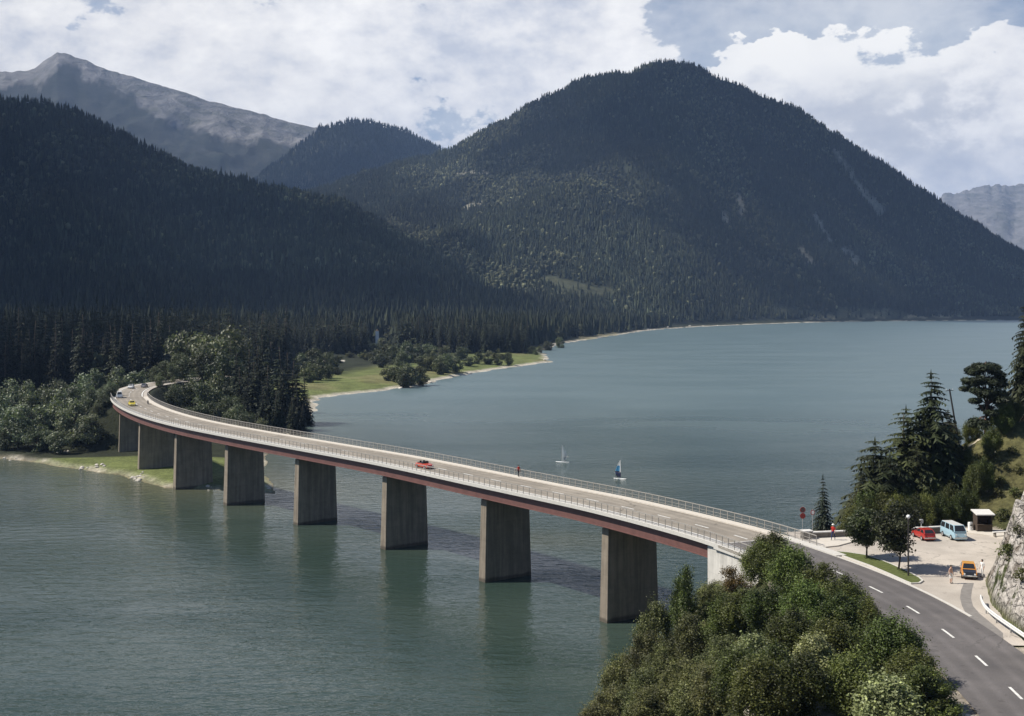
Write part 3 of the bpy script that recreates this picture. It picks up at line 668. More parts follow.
CON = (0.026, 0.033, 0.020); CONW = (0.017, 0.021, 0.012); BRD = (0.058, 0.066, 0.038)
T_lo = [(*conifer_lo(1), CON), (*conifer_lo(2), CON), (*conifer_lo(3, 2, 5), CON), (*blob_lo(4), BRD), (*blob_lo(5), BRD)]
T_md = [(*crown_unit(11, 10, 8, 2), CONW), (*crown_unit(12, 11, 7, 2), CONW), (*crown_unit(13, 10, 9, 2), CONW), (*leaf_unit(4), BRD), (*leaf_unit(5), BRD)]
T_va = T_lo[:3]+T_md[3:]

# candidates in equal-area cells
def scatter(u0, u1, y0, y1, n):
    y = np.sqrt(rng.random(n)*(y1**2-y0**2)+y0**2); u = u0+rng.random(n)*(u1-u0); return (u-512)/F0*y, y, u
# plain and valley floor
X, Y, U = scatter(-120, 700, 380, 1750, 60000)
Z, _, _, S, W_, LRm = terr(X, Y)
front = np.interp(U, [-200, 0, 120, 170, 240, 285, 300, 365, 372, 392, 400, 470, 525, 535, 560, 600, 665, 720], [425, 430, 445, 470, 560, 640, 800, 850, 1050, 1050, 900, 862, 870, 1010, 1080, 1150, 1600, 1720])
ok = (S > 14) & (Y > front) & (Z < 60)
plain = np.where(ok)[0]
thin = rng.random(len(plain)) < np.interp(Y[plain], [400, 900, 1700], [1.0, 0.8, 0.55]); plain = plain[thin]
# spacing by a jittered grid (no two trees in one 5 m cell)
key = np.round(X[plain]/5.2).astype(int)*100003+np.round(Y[plain]/5.2).astype(int); _, first = np.unique(key, return_index=True); plain = plain[first]
hgt = np.where(Y[plain] < 700, 29+4.5*rng.standard_normal(len(plain)), 24+3.5*rng.standard_normal(len(plain)))
hgt = np.clip(hgt*np.interp(U[plain], [0, 300, 520, 700], [1.0, 0.97, 0.95, 0.72]), 9, 40)
typ = rng.integers(0, 3, len(plain)); br = rng.random(len(plain)) < np.interp(U[plain], [0, 360, 530, 560, 700], [0.02, 0.03, 0.05, 0.45, 0.4])
br &= (Y[plain]-front[plain] < 140); typ = np.where(br, 3+rng.integers(0, 2, len(plain)), typ); hgt = np.where(br, hgt*0.62, hgt)
# the front trees of the dark wood stand as trees of their own
lead = Y[plain]-front[plain]
indiv = np.where((lead < 26) & (U[plain] > -30) & (U[plain] < 545) & (typ < 3) & (Y[plain] < 960))[0]
indiv = indiv[np.argsort(lead[indiv])][:190]
rest = np.setdiff1d(np.arange(len(plain)), indiv)
tone = np.clip(1+0.28*rng.standard_normal(len(plain)), 0.45, 1.9)
near = rest[Y[plain][rest] < 1000]; farp = rest[Y[plain][rest] >= 1000]
for nm, sel, tmp, lb in (('spruce_forest', near, T_md, 'dense dark spruce wood covering the flat land behind the far bridge end'),
                         ('valley_forest', farp, T_va, 'belt of dark trees on the valley floor at the foot of the mountains')):
    p = plain[sel]; forest(nm, X[p], Y[p], Z[p], hgt[sel], typ[sel], tone[sel]*(1.45 if nm == 'valley_forest' else 1.0), tmp, lb)
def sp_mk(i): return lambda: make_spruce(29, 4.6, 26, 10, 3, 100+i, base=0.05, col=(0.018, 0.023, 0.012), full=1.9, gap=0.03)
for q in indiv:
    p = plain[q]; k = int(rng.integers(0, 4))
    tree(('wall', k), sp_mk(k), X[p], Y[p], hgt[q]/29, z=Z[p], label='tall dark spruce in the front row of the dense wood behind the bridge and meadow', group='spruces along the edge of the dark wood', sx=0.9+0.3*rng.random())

# mountain woods
X, Y, U = scatter(-250, 1250, 1080, 3450, 300000)
Z, _, _, S, W_, LRm = terr(X, Y)
V_ = HV+F0*(CH-Z)/Y
ok = (Z > 6) & (S > 12) & ((W_ == 0) | (W_ == 1) | (W_ < 0)) & (Z-0 > 0)
clear = np.zeros(len(X), bool)
for a_, b_, r_ in CLEAR:
    clear |= seg_px(U, V_, a_, b_)+1.6*vnoise(U/3, V_/3, 9) < r_
dens = np.interp(Y, [1080, 2000, 3500], [0.95, 0.8, 0.75])
ok &= ~(clear & (rng.random(len(X)) < 0.93)) & (rng.random(len(X)) < dens)
m_ = np.where(ok)[0]
# light-green broad-leaved strips between the spruces; sunlit streaks painted with the same trees
brd_lit = sstep(fbm(X[m_]/170, Y[m_]/230, 71, 4)+0.9*np.exp(-(seg_px(U[m_], V_[m_], (395, 225), (515, 285))/9)**2)+0.35*np.exp(-((U[m_]-500)/120)**2-((V_[m_]-170)/70)**2), 0.12, 0.55)
isb = rng.random(len(m_)) < 0.55*brd_lit+0.05
typ = np.where(isb, 3+rng.integers(0, 2, len(m_)), rng.integers(0, 3, len(m_)))
H_ = np.clip(12.0+2.4*rng.standard_normal(len(m_)), 6, 20)*np.where(isb, 0.72, 1.0)
tone = np.exp(0.30*rng.standard_normal(len(m_)))*(1.05+0.75*fbm(X[m_]/210, Y[m_]/300, 77, 4))*np.where(rng.random(len(m_)) < 0.03, 1.8, 1.0)
for nm, s_, lb in (('hill_forest', W_[m_] == 0, 'dark forest covering the low hill on the left'), ('mountain_forest', W_[m_] != 0, 'forest covering the steep cone-shaped mountain over the lake')):
    p = m_[s_]; forest(nm, X[p], Y[p], Z[p], H_[s_], typ[s_], tone[s_]*(1.25 if nm == 'hill_forest' else 1.0), T_lo, lb)
# sparse trees along the second ridge behind
X, Y, U = scatter(180, 520, 4000, 5120, 26000); Z, _, _, S, W_, _ = terr(X, Y); m_ = np.where((W_ == 3) & (Z > 100))[0]
forest('ridge_forest', X[m_], Y[m_], Z[m_], 17+3*rng.standard_normal(len(m_)), rng.integers(0, 3, len(m_)), np.clip(1+0.3*rng.standard_normal(len(m_)), 0.5, 2), T_lo, 'thin forest on the blue ridge behind the hill')

# ---- trees one can tell apart on the far shore (pixel of the foot, distance-true size)
def at(u, y, z=None):
    return ((u-512)/F0*y, y)
WIL = (0.125, 0.142, 0.094); OLV = (0.078, 0.088, 0.050); DKG = (0.078, 0.086, 0.040)
def br_mk(i, col, n=4200, leaf=0.62): return lambda: make_broad(14, 12, n, leaf, 200+i, col=col, lobes=24, base=0.04)
def top_h(u, v, y):        # height so that the crown reaches row v
    x = (u-512)/F0*y; return max(4.0, CH-(v-HV)*y/F0-ground(x, y))
for u, v, y in ((109, 398, 332), (110, 414, 326), (105, 384, 345), (110, 434, 324), (113, 440, 328), (98, 432, 305), (74, 378, 340), (-5, 385, 330), (18, 402, 312), (4, 425, 300), (45, 402, 305), (38, 420, 296), (62, 388, 318), (75, 398, 300), (92, 385, 326), (88, 412, 297), (60, 426, 293), (104, 420, 318), (100, 402, 340), (84, 375, 352), (30, 380, 352), (10, 380, 372), (55, 372, 372), (120, 366, 412), (95, 368, 405), (138, 364, 425)):
    y += 16 if y < 308 else 5; x, y = at(u, y); h = top_h(u, v, y); k = int(rng.integers(0, 4))
    tree(('willow', k), br_mk(k, WIL), x, y, h/14, label='grey-green bushy tree on the shore to the left of the far bridge end', group='grey-green trees left of the far bridge end', sx=0.75+0.35*rng.random() if h > 14 else 0.95+0.3*rng.random())
for u, v, y in ((156, 366, 384), (166, 358, 392), (180, 350, 400), (208, 342, 398), (224, 350, 392), (160, 372, 372), (172, 362, 385), (185, 356, 395), (200, 345, 410), (212, 352, 400), (190, 372, 368), (175, 384, 358), (205, 380, 362), (218, 372, 372), (228, 392, 356), (238, 404, 350), (160, 390, 366), (215, 400, 350), (232, 408, 342), (196, 396, 352), (214, 330, 440), (190, 325, 452), (228, 326, 455), (246, 410, 338), (262, 418, 345)):
    x, y = at(u, y); h = top_h(u, v, y); k = int(rng.integers(0, 4))
    tree(('olive', k), br_mk(10+k, OLV), x, y, h/14, label='dull green broad-leaved tree beside the far bend of the road', group='broad-leaved trees right of the far road bend', sx=0.75+0.3*rng.random())
for u, v, y in ((236, 348, 380), (248, 344, 388), (258, 338, 392), (268, 336, 390), (279, 341, 386), (288, 348, 394), (296, 356, 392), (304, 368, 396), (240, 362, 366), (254, 356, 366), (268, 360, 364), (282, 364, 370), (296, 378, 374), (308, 388, 388), (246, 380, 356), (262, 382, 354), (278, 386, 356), (292, 394, 362), (303, 402, 372), (232, 338, 420), (262, 330, 430)):
    x, y = at(u, y); h = top_h(u, v, y); k = int(rng.integers(0, 4))
    tree(('wall', k), sp_mk(k), x, y, h/29, label='almost black spruce in the clump on the point right of the road bend', group='dark spruces on the point', sx=1.0+0.35*rng.random())
for u, v, y in ((304, 352, 600), (314, 348, 610), (324, 350, 620), (333, 352, 640), (318, 358, 560), (328, 362, 570), (338, 366, 600), (340, 356, 700), (310, 362, 545), (350, 357, 780), (362, 356, 770),
                (388, 364, 560), (398, 361, 556), (409, 362, 548), (420, 366, 552), (404, 368, 538), (424, 352, 640), (434, 350, 636), (445, 351, 632), (456, 356, 640), (440, 358, 618), (462, 345, 745), (468, 356, 690),
                (478, 352, 712), (488, 350, 715), (498, 349, 712), (508, 352, 715), (375, 348, 700), (386, 345, 705), (396, 343, 700), (408, 341, 720), (418, 343, 730), (430, 342, 760), (382, 352, 660), (402, 350, 650), (366, 350, 740), (444, 344, 780),
                (368, 338, 900), (383, 337, 905), (390, 340, 880), (374, 343, 880), (524, 345, 880), (532, 346, 865), (540, 345, 900), (536, 350, 850), (548, 340, 950), (560, 337, 1000)):
    x, y = at(u, y+16); h = max(4.0, top_h(u, v, y)); k = int(rng.integers(0, 4))
    tree(('meadow', k), br_mk(20+k, DKG if k % 2 else OLV, 3000, 0.8), x, y, h/14, label='round broad-leaved tree on the meadow by the far lake shore', group='trees scattered on the lakeside meadow', sx=0.95+0.35*rng.random() if h > 6 else 1.5+0.5*rng.random())

# ------------------------------------------------------------------ roads and parking place
M_asph = asphalt_mat('asphalt', (0.140, 0.128, 0.124), (0.105, 0.097, 0.096))
M_croad = asphalt_mat('bridge concrete road', (0.285, 0.25, 0.205), (0.22, 0.195, 0.162))
M_paint = pmat('road paint', (0.66, 0.65, 0.61), 0.7, var=0.30, vscale=2.5)
M_lot = asphalt_mat('dusty parking asphalt', (0.50, 0.45, 0.39), (0.41, 0.365, 0.315))
M_kerb = pmat('kerb stone', (0.52, 0.50, 0.46), 0.85, var=0.12, vscale=4, bump=0.2)
M_pave = pmat('pavement slabs', (0.54, 0.495, 0.43), 0.85, var=0.10, vscale=1.2, bump=0.15)
M_grass = pmat('mown grass', (0.100, 0.118, 0.042), 0.95, spec=0.1, var=0.35, vscale=2.2, bump=0.9, bscale=14)

def strip(name, i0, i1, offs, mats, parent=None, step=1, z=ZR):
    """sheet or solid section swept along the road line; offs = (offset, height, material index to the next point)"""
    ids = list(range(i0, i1+1, step)); m = len(offs); V = []; L = []
    for i in ids:
        for o, dz_, *_ in offs: p = off(i, o); V.append((p[0], p[1], z+dz_)); L.append(o)
    Fq = []; mi = []
    for a in range(len(ids)-1):
        for k in range(m-1):
            Fq.append((a*m+k, a*m+k+1, (a+1)*m+k+1, (a+1)*m+k)); mi.append(offs[k][2] if len(offs[k]) > 2 else 0)
    me = npmesh(name, V, Fq, False, mi=mi); at_ = me.attributes.new('lane', 'FLOAT', 'POINT'); at_.data.foreach_set('value', np.array(L, np.float32))
    return link(name, me, mats, parent)
lanes = [(o, 0.0, 0) for o in np.arange(-3.75, 3.76, 0.75)]
I_LAST = len(ROAD)-1
tag(strip('road', 0, I_AB, lanes, [M_asph], z=ZR+0.012), kind='structure')
tag(strip('far_road', I_END, I_LAST, lanes, [M_croad], z=ZR+0.012), kind='structure')
def dashes(name, i0, i1, o0, L, P_, wd, parent, z, solid=False, phase=0):
    m = MB(); i = i0+phase
    while i+L < i1:
        n_ = 4
        for q in range(n_):
            a, b = i+L*q/n_, i+L*(q+1)/n_
            pts = []
            for s_, oo in ((a, o0-wd/2), (a, o0+wd/2), (b, o0+wd/2), (b, o0-wd/2)):
                k = int(s_); f = s_-k; p = off(k, oo)*(1-f)+off(min(k+1, len(ROAD)-1), oo)*f; pts.append((p[0], p[1], z))
            m.add(pts, [(0, 1, 2, 3)])
        i += P_
    return m.build(name, M_paint, parent)
tag(dashes('road_markings', 2, I_AB-2, 0, 2.5, 7.25, 0.20, None, ZR+0.017), kind='structure')
tag(dashes('road_markings', I_END+4, I_LAST-6, 0, 2.5, 7.25, 0.22, None, ZR+0.017), kind='structure')
# edge lines on the far bend
def line(name, i0, i1, o0, wd, parent, z):
    m = MB()
    for i in range(i0, i1): 
        p = [off(i, o0-wd/2), off(i, o0+wd/2), off(i+1, o0+wd/2), off(i+1, o0-wd/2)]; m.add([(q[0], q[1], z) for q in p], [(0, 1, 2, 3)])
    return m.build(name, M_paint, parent)
tag(line('edge_line', I_END+2, I_LAST-2, 3.45, 0.3, None, ZR+0.017), kind='structure')
tag(line('edge_line', I_END+2, I_LAST-2, -3.45, 0.3, None, ZR+0.017), kind='structure')
m = MB()
for o, wd in ((4.35, 1.1), (-4.35, 1.1)):
    for i in range(I_END, I_LAST-2):
        p = [off(i, o-wd/2), off(i, o+wd/2), off(i+1, o+wd/2), off(i+1, o-wd/2)]; m.add([(q[0], q[1], ZR+0.008) for q in p], [(0, 1, 2, 3)])
tag(m.build('road_shoulder', M_lot), kind='structure')

def gpx(pts, z=ZR): return [G(u, v, z) for u, v in pts]
# the parking place: pale dusty surface between road, wall and rock
lot = [(off(i, 3.76)[0], off(i, 3.76)[1]) for i in range(ridx(36.8, 92), I_AB-4, 2)]
lot += [(31.0, 137.0), (40, 138.6), (50, 138.9), (57, 138.5), (58, 134), (54.5, 130.2), (50.0, 123), (45.6, 114), (42.4, 105.5), (40.6, 99), (39.6, 92)]
m = MB(); m.add([(x, y, ZR+0.004) for x, y in lot], [tuple(range(len(lot)))[::-1]]); tag(m.build('parking_lot', M_lot), kind='structure')
# darker asphalt apron that curves in beside the rock
ap = gpx([(966, 614), (962, 606), (960, 598), (961, 590), (964, 583), (974, 583), (972, 590), (971, 598), (973, 606), (980, 614), (991, 623), (1003, 633), (1003, 640), (990, 632)])
m = MB(); m.add([(x, y, ZR+0.009) for x, y in ap], [tuple(range(len(ap)))]); o = m.build('asphalt_apron', pmat('old apron asphalt', (0.20, 0.185, 0.17), 0.9, var=0.2, vscale=1.5)); tag(o, kind='structure')
# pale kerb along the lot
m = MB(); i0, i1 = ridx(38, 100), ridx(32, 126)
for i in range(i0, i1): 
    a, b, c, d = off(i, 3.78), off(i, 4.05), off(i+1, 4.05), off(i+1, 3.78)
    m.prism([a, b, c, d], ZR-0.1, ZR+0.05)
tag(m.build('kerb', M_kerb), kind='structure')
# grass island with its kerb
isl = gpx([(834.5, 552), (850, 553.2), (865.5, 555.5), (880, 560), (892, 564.7), (906, 571), (920, 578.2), (923.6, 581.5), (920, 584), (911, 584.4), (904.5, 582), (888, 574.5), (870, 566.8), (850, 559.5), (838, 555)])
def shrink(P, d):
    P = np.array(P); c = P.mean(0); out = []
    n = len(P); ar = sum(P[i][0]*P[(i+1) % n][1]-P[(i+1) % n][0]*P[i][1] for i in range(n)); sg = 1 if ar > 0 else -1
    for i in range(n):
        t = P[(i+1) % n]-P[i-1]; t /= np.linalg.norm(t); out.append(P[i]+sg*np.array((-t[1], t[0]))*d)
    return [tuple(p) for p in out]
m = MB(); inn = shrink(isl, 0.18); n_ = len(isl)
for i in range(n_):
    j = (i+1) % n_; m.prism([isl[i], isl[j], inn[j], inn[i]], ZR-0.1, ZR+0.13)
tag(m.build('island_kerb', M_kerb), kind='structure')
bm = bmesh.new(); vsx = [bm.verts.new((p[0], p[1], ZR+0.11)) for p in shrink(isl, 0.185)]; bm.faces.new(vsx); bmesh.ops.triangulate(bm, faces=bm.faces[:])
me = bpy.data.meshes.new('island_turf'); bm.to_mesh(me); bm.free(); tag(link('island_turf', me, M_grass), kind='structure')
# pavement by the wall, curved kerb
pav = [(30.6, 132.5), (31.6, 129.6), (32.6, 128.7)]+gpx([(826, 547.9), (838, 546.6), (850, 543.4), (860, 540.6), (868, 538.6)])+[(44.0, 134.6), (46.0, 135.9), (39.0, 134.35), (32.6, 132.95), (30.8, 133.6)]
m = MB(); m.prism(pav, ZR-0.1, ZR+0.13); tag(m.build('pavement', M_pave), kind='structure')
pv2 = [(50.2, 137.2), (51.4, 136.4), (53.6, 134.5), (55.2, 132.2), (57.0, 134.0), (57.6, 137.0), (52, 139.0), (50.2, 138.7)]
m = MB(); m.prism(pv2, ZR-0.1, ZR+0.12); tag(m.build('pavement', M_pave), kind='structure')
# short pier-side pavement left of the near road (behind the bushes)
m = MB()
for i in range(ridx(30.5, 121), I_AB-1): m.prism([off(i, -3.77), off(i+1, -3.77), off(i+1, -5.0), off(i, -5.0)], ZR-0.2, ZR+0.13)
tag(m.build('pavement', M_pave), kind='structure')

# ------------------------------------------------------------------ bridge
M_conc = concrete_mat('weathered concrete', (0.40, 0.365, 0.32), 0.55)
M_pier = concrete_mat('stained pier concrete', (0.24, 0.203, 0.158), 0.55)
M_white = concrete_mat('pale abutment concrete', (0.52, 0.50, 0.46), 0.25)
M_red = pmat('oxide red steel', (0.135, 0.062, 0.053), 0.6, var=0.22, vscale=0.9, bump=0.1)
M_rail = pmat('galvanised rail', (0.30, 0.28, 0.25), 0.6, metal=0.0, var=0.1)
M_dark = pmat('dark bearing', (0.03, 0.03, 0.03), 0.7)
bx, by = off(I_AB, 0)
bridge = tag(empty('road_bridge', (bx, by, 0)), 'long curved road bridge with red steel girders crossing the lake on concrete wall piers', 'bridge')
def bpart(name, *a, **k): 
    o = strip(name, *a, **k); return o
def toparent(o, par): o.parent = par; o.matrix_parent_inverse = Matrix.Translation((-bx, -by, 0)); return o
B0, B1 = I_AB, I_END
toparent(strip('carriageway', B0, B1, [(o, 0.012, 0) for o in np.arange(-3.6, 3.61, 0.6)], [M_croad]), bridge)
deck = toparent(strip('deck', B0, B1, [(3.62, -0.05), (3.62, -0.46), (3.55, -0.46), (-3.55, -0.46), (-3.62, -0.46), (-3.62, -0.05), (3.62, -0.05)][::-1], [M_conc]), bridge)
for s_ in (-1, 1):
    sec = [(3.6, -0.05), (3.6, 0.15), (4.85, 0.15), (4.95, 0.13), (4.95, -0.30), (4.6, -0.38), (3.6, -0.455), (3.6, -0.05)]
    sec = [(s_*o, dz_) for o, dz_ in sec]; sec = sec if s_ < 0 else sec[::-1]
    toparent(strip('walkway', B0, B1, sec, [M_pave if s_ > 0 else M_kerb]), bridge)
    sec = [(4.0, -0.44), (4.46, -0.44), (4.46, -0.49), (4.33, -0.49), (4.33, -1.83), (4.46, -1.83), (4.46, -1.90), (4.0, -1.90), (4.0, -0.44)]
    sec = [(s_*o, dz_) for o, dz_ in sec]; sec = sec[::-1] if s_ < 0 else sec
    g = toparent(strip('girder', B0, B1, sec, [M_red]), bridge)
    m = MB()
    for i in PIERS:
        for q in (-0.0,):
            p = off(i, s_*4.40); m.box((p[0], p[1], ZR-1.16), (0.14, 0.17, 1.335), math.atan2(T[i][1], T[i][0]))
    for i in range(B0+4, B1, 9):
        p = off(i, s_*4.36); m.box((p[0], p[1], ZR-1.16), (0.04, 0.08, 1.335), math.atan2(T[i][1], T[i][0]))
    toparent(m.build('stiffener', M_red), g)
    # railing: posts, rails, thin balusters
    m = MB(); o = s_*4.78; L = B1-B0; s0 = B0-(5 if s_ > 0 else 8)
    def rp(f): k = int(f); t = f-k; k2 = min(k+1, len(ROAD)-1); p = off(k, o)*(1-t)+off(k2, o)*t; return p
    f = float(s0)
    while f < B1+6:
        p = rp(f); k = int(f); m.box((p[0], p[1], ZR+0.15+0.5), (0.065, 0.065, 1.0), math.atan2(T[k][1], T[k][0])); f += 1.30
    for zz, th in ((1.02, 0.075), (0.55, 0.03), (0.18, 0.035)):
        for k in range(s0, B1+6):
            a, b = off(k, o), off(k+1, o); c = (a+b)/2; m.box((c[0], c[1], ZR+0.15+zz), (np.linalg.norm(b-a), th*1.5 if th > 0.05 else th, th), math.atan2(b[1]-a[1], b[0]-a[0]))
    f = float(s0)
    while s_ > 0 and f < B1+6:
        p = rp(f); k = int(f); m.box((p[0], p[1], ZR+0.15+0.59), (0.016, 0.016, 0.80), math.atan2(T[k][1], T[k][0])); f += 0.162
    toparent(m.build('railing', M_rail), bridge)
toparent(dashes('road_markings', B0, B1, 0, 2.5, 7.25, 0.20, None, ZR+0.017, phase=1), bridge)
m = MB(); p = off(B0, 0); m.box((p[0], p[1], ZR+0.016), (0.22, 7.3, 0.012), math.atan2(T[B0][1], T[B0][0])); toparent(m.build('expansion_joint', M_kerb), bridge)
for i in PIERS+[I_P8]:
    x, y = off(i, 0.25); rz = math.atan2(T[i][1], T[i][0]); last = False
    th = 1.35 if not last else 2.2; H = ZR-2.23; m = MB(); zb = -3.0
    m.box((0, 0, (zb+H)/2), (th*1.25, 8.5, H-zb), 0, 0, (1/1.25, 7.7/8.5))
    po = m.build('pier', M_pier, bevel=0.06); po.location = (x-bx, y-by, 0); po.rotation_euler = (0, 0, rz); po.parent = bridge
    m = MB()
    for s_ in (-1, 1): m.box((0, s_*3.72-0.12, H+0.165), (0.55, 0.45, 0.32))
    bo = m.build('bearing', M_dark); bo.parent = po
# near abutment: pale wing wall and seat, under the deck end
ab = MB(); i = I_AB; th = math.atan2(T[i][1], T[i][0])
c = off(i, 0)
V_ab = []
for k, (a, zt) in enumerate(((I_AB+2, ZR-0.48), (I_AB-9, ZR-0.02))):
    pass
p0, p1, p2, p3 = off(I_AB+2, -4.55), off(I_AB-9, -4.75), off(I_AB-9, 4.75), off(I_AB+2, 4.55)
ab.prism([p0, p1, p2, p3], 3.0, ZR-0.47)
toparent(ab.build('abutment', M_white), bridge)
for s_ in (-1, 1):
    m = MB()
    for k in range(I_AB-10, I_AB):
        a, b, c_, d = off(k, s_*3.77), off(k+1, s_*3.77), off(k+1, s_*5.0), off(k, s_*5.0); m.prism([a, b, c_, d], ZR-0.469, ZR+0.14)
    toparent(m.build('abutment_coping', M_kerb), bridge)
# far abutment, among the trees
fa = MB(); fa.prism([off(I_END-1, -4.55), off(I_END+8, -4.75), off(I_END+8, 4.75), off(I_END-1, 4.55)], 1.0, ZR-0.47); toparent(fa.build('abutment', M_white), bridge)
# ------------------------------------------------------------------ near trees
def shrubmk(i, h, w_, n, leaf, **k): return lambda: make_broad(h, w_, n, leaf, 400+i, name='bushy_tree', **k)
GRN = (0.080, 0.098, 0.024); GRY = (0.092, 0.096, 0.036); DRK = (0.052, 0.064, 0.014); LGT = (0.150, 0.170, 0.080); YEL = (0.150, 0.110, 0.028)
SHRUB = [(GRY, 11, 9.0, 26000, 0.26), (GRY, 11, 8.0, 24000, 0.24), (GRN, 10, 9.0, 26000, 0.27), (DRK, 10, 8.0, 24000, 0.25), (LGT, 8, 6.0, 17000, 0.27), (GRN, 11, 7.5, 24000, 0.25)]
def near_tree(u, v, y, k, label, group=None, wide=1.0, name='bushy_tree'):
    x = (u-512)/F0*y; h = top_h(u, v, y); c, hh, ww, n, lf = SHRUB[k]
    return tree(('shrub', k), shrubmk(k, hh, ww, n, lf, col=c, lobes=72, base=0.0, loose=0.5, rl=0.075, spray=0.9), x, y, h/hh, label=label, group=group, sx=0.84*wide*max(1.0, (6.3/ww)*(hh/h)*0.92), name=name)
THK = 'olive green bushy tree inside the thicket between the near road and the lake'; TG = 'trees of the lakeside thicket'
thick = [(716, 578, 124, 1, THK), (772, 566, 120, 3, THK), (657, 600, 122, 0, THK), (686, 562, 119, 5, 'slim pointed bushy tree standing up from the thicket beside the last pier', 0.75), (713, 582, 121, 1, THK), (762, 562, 117, 2, THK),
  (792, 545, 108, 2, 'rounded glossy green tree, tallest of the thicket, hiding the road at the bridge end', 1.1), (823, 560, 104, 5, THK), (845, 586, 99, 3, THK), (624, 652, 116, 0, 'greyish bushy tree leaning over the water at the left end of the thicket'),
  (648, 628, 114, 1, THK), (692, 612, 108, 0, THK), (727, 608, 106, 3, THK), (767, 598, 100, 3, THK), (806, 592, 97, 2, THK), (843, 612, 93, 3, THK), (868, 598, 92, 5, 'thin dark pointed tree by the left edge of the near road', 0.6),
  (611, 690, 109, 1, THK), (642, 668, 104, 0, THK), (682, 655, 98, 1, THK), (722, 650, 95, 0, THK), (752, 668, 87, 4, 'small pale-leaved bush at the front of the thicket', 0.8), (792, 640, 88, 3, THK), (832, 645, 85, 2, THK),
  (815, 672, 82, 4, 'pale silvery-leaved bush in front of the green thicket trees', 0.8), (872, 630, 84, 3, THK), (893, 616, 83, 2, 'broad green tree at the roadside with its crown over the road edge', 1.1), (914, 648, 78, 2, THK), (925, 676, 75, 5, THK),
  (703, 700, 88, 0, THK), (655, 705, 96, 1, THK), (772, 700, 79, 3, THK), (850, 690, 77, 2, THK), (888, 690, 73, 4, THK), (740, 706, 82, 2, THK), (800, 704, 77, 3, THK), (720, 712, 86, 1, THK), (760, 712, 76, 2, THK), (598, 706, 108, 1, THK), (745, 625, 104, 5, THK), (668, 640, 108, 1, THK)]
for q in thick:
    u, v, y, k, lb = q[:5]; near_tree(u, v, y, k, lb, TG if lb == THK else None, q[5] if len(q) > 5 else 1.0)
x, y = at(735, 123); h = top_h(735, 563, 123)
tree('yellow', lambda: make_broad(7, 6, 9000, 0.22, 444, name='turning_bush', col=YEL, lobes=22, base=0.02, loose=0.4), x, y, h/7, label='bush with orange-yellow autumn leaves below the white bridge abutment', cat='bush')

# spruces, pine and bushes on the knoll and behind the wall
def nsp(i, h, r, wh, per=9, seg=5, **k): return lambda: make_spruce(h, r, wh, per, seg, 500+i, **k)
def near_spruce(key, mk, hh, u, v, y, label, sx=1.0, group=None):
    x, y = at(u, y); h = top_h(u, v, y); return tree(key, mk, x, y, h/hh, label=label, sx=sx, group=group)
NSP = (0.027, 0.034, 0.015)
near_spruce('sp_a', nsp(1, 13, 3.0, 30, 12, 5, full=1.7, base=0.05, droop=0.35, col=(0.022, 0.030, 0.018), shape=0.95, ragged=0.15), 13, 823, 473, 143, 'small evenly pointed spruce standing alone by the road signs')
near_spruce('sp_b', nsp(2, 20, 5.0, 30, 11, 6, base=0.06, col=NSP, ragged=0.42, gap=0.14, shape=0.62, full=1.7), 20, 931, 370, 151, 'tallest of the dark spruces below the leaning pole', 1.25)
near_spruce('sp_c', nsp(3, 18, 5.2, 26, 11, 6, full=1.7, base=0.05, col=(0.042, 0.045, 0.017), ragged=0.5, gap=0.2, shape=0.6), 18, 906, 405, 149, 'olive-tinted spruce just left of the tallest spruce', 1.35)
near_spruce('sp_d', nsp(4, 15, 5.0, 24, 11, 6, full=1.7, base=0.04, col=NSP, ragged=0.5, gap=0.18, shape=0.6), 15, 875, 437, 147, 'lowest and leftmost spruce of the dark group over the lake', 1.3)
near_spruce('sp_c', None, 18, 948, 408, 157, 'spruce half hidden between the tallest spruce and the leaning pole', 1.05)
near_spruce('sp_d', None, 15, 890, 452, 145, 'ragged short spruce in front of the olive-tinted one', 1.3)
near_spruce('sp_c', None, 18, 862, 474, 145, 'small ragged spruce at the lake end of the dark group', 1.2)
near_spruce('sp_b', None, 20, 943, 425, 150, 'spruce in front of the leaning pole', 1.2)
near_spruce('sp_b', None, 20, 917, 442, 146, 'dark spruce in front of the tallest spruce, level with the leaning pole foot', 1.2)
near_spruce('sp_b', None, 20, 1024, 304, 163, 'tall spruce cut off by the right picture edge', 0.72)
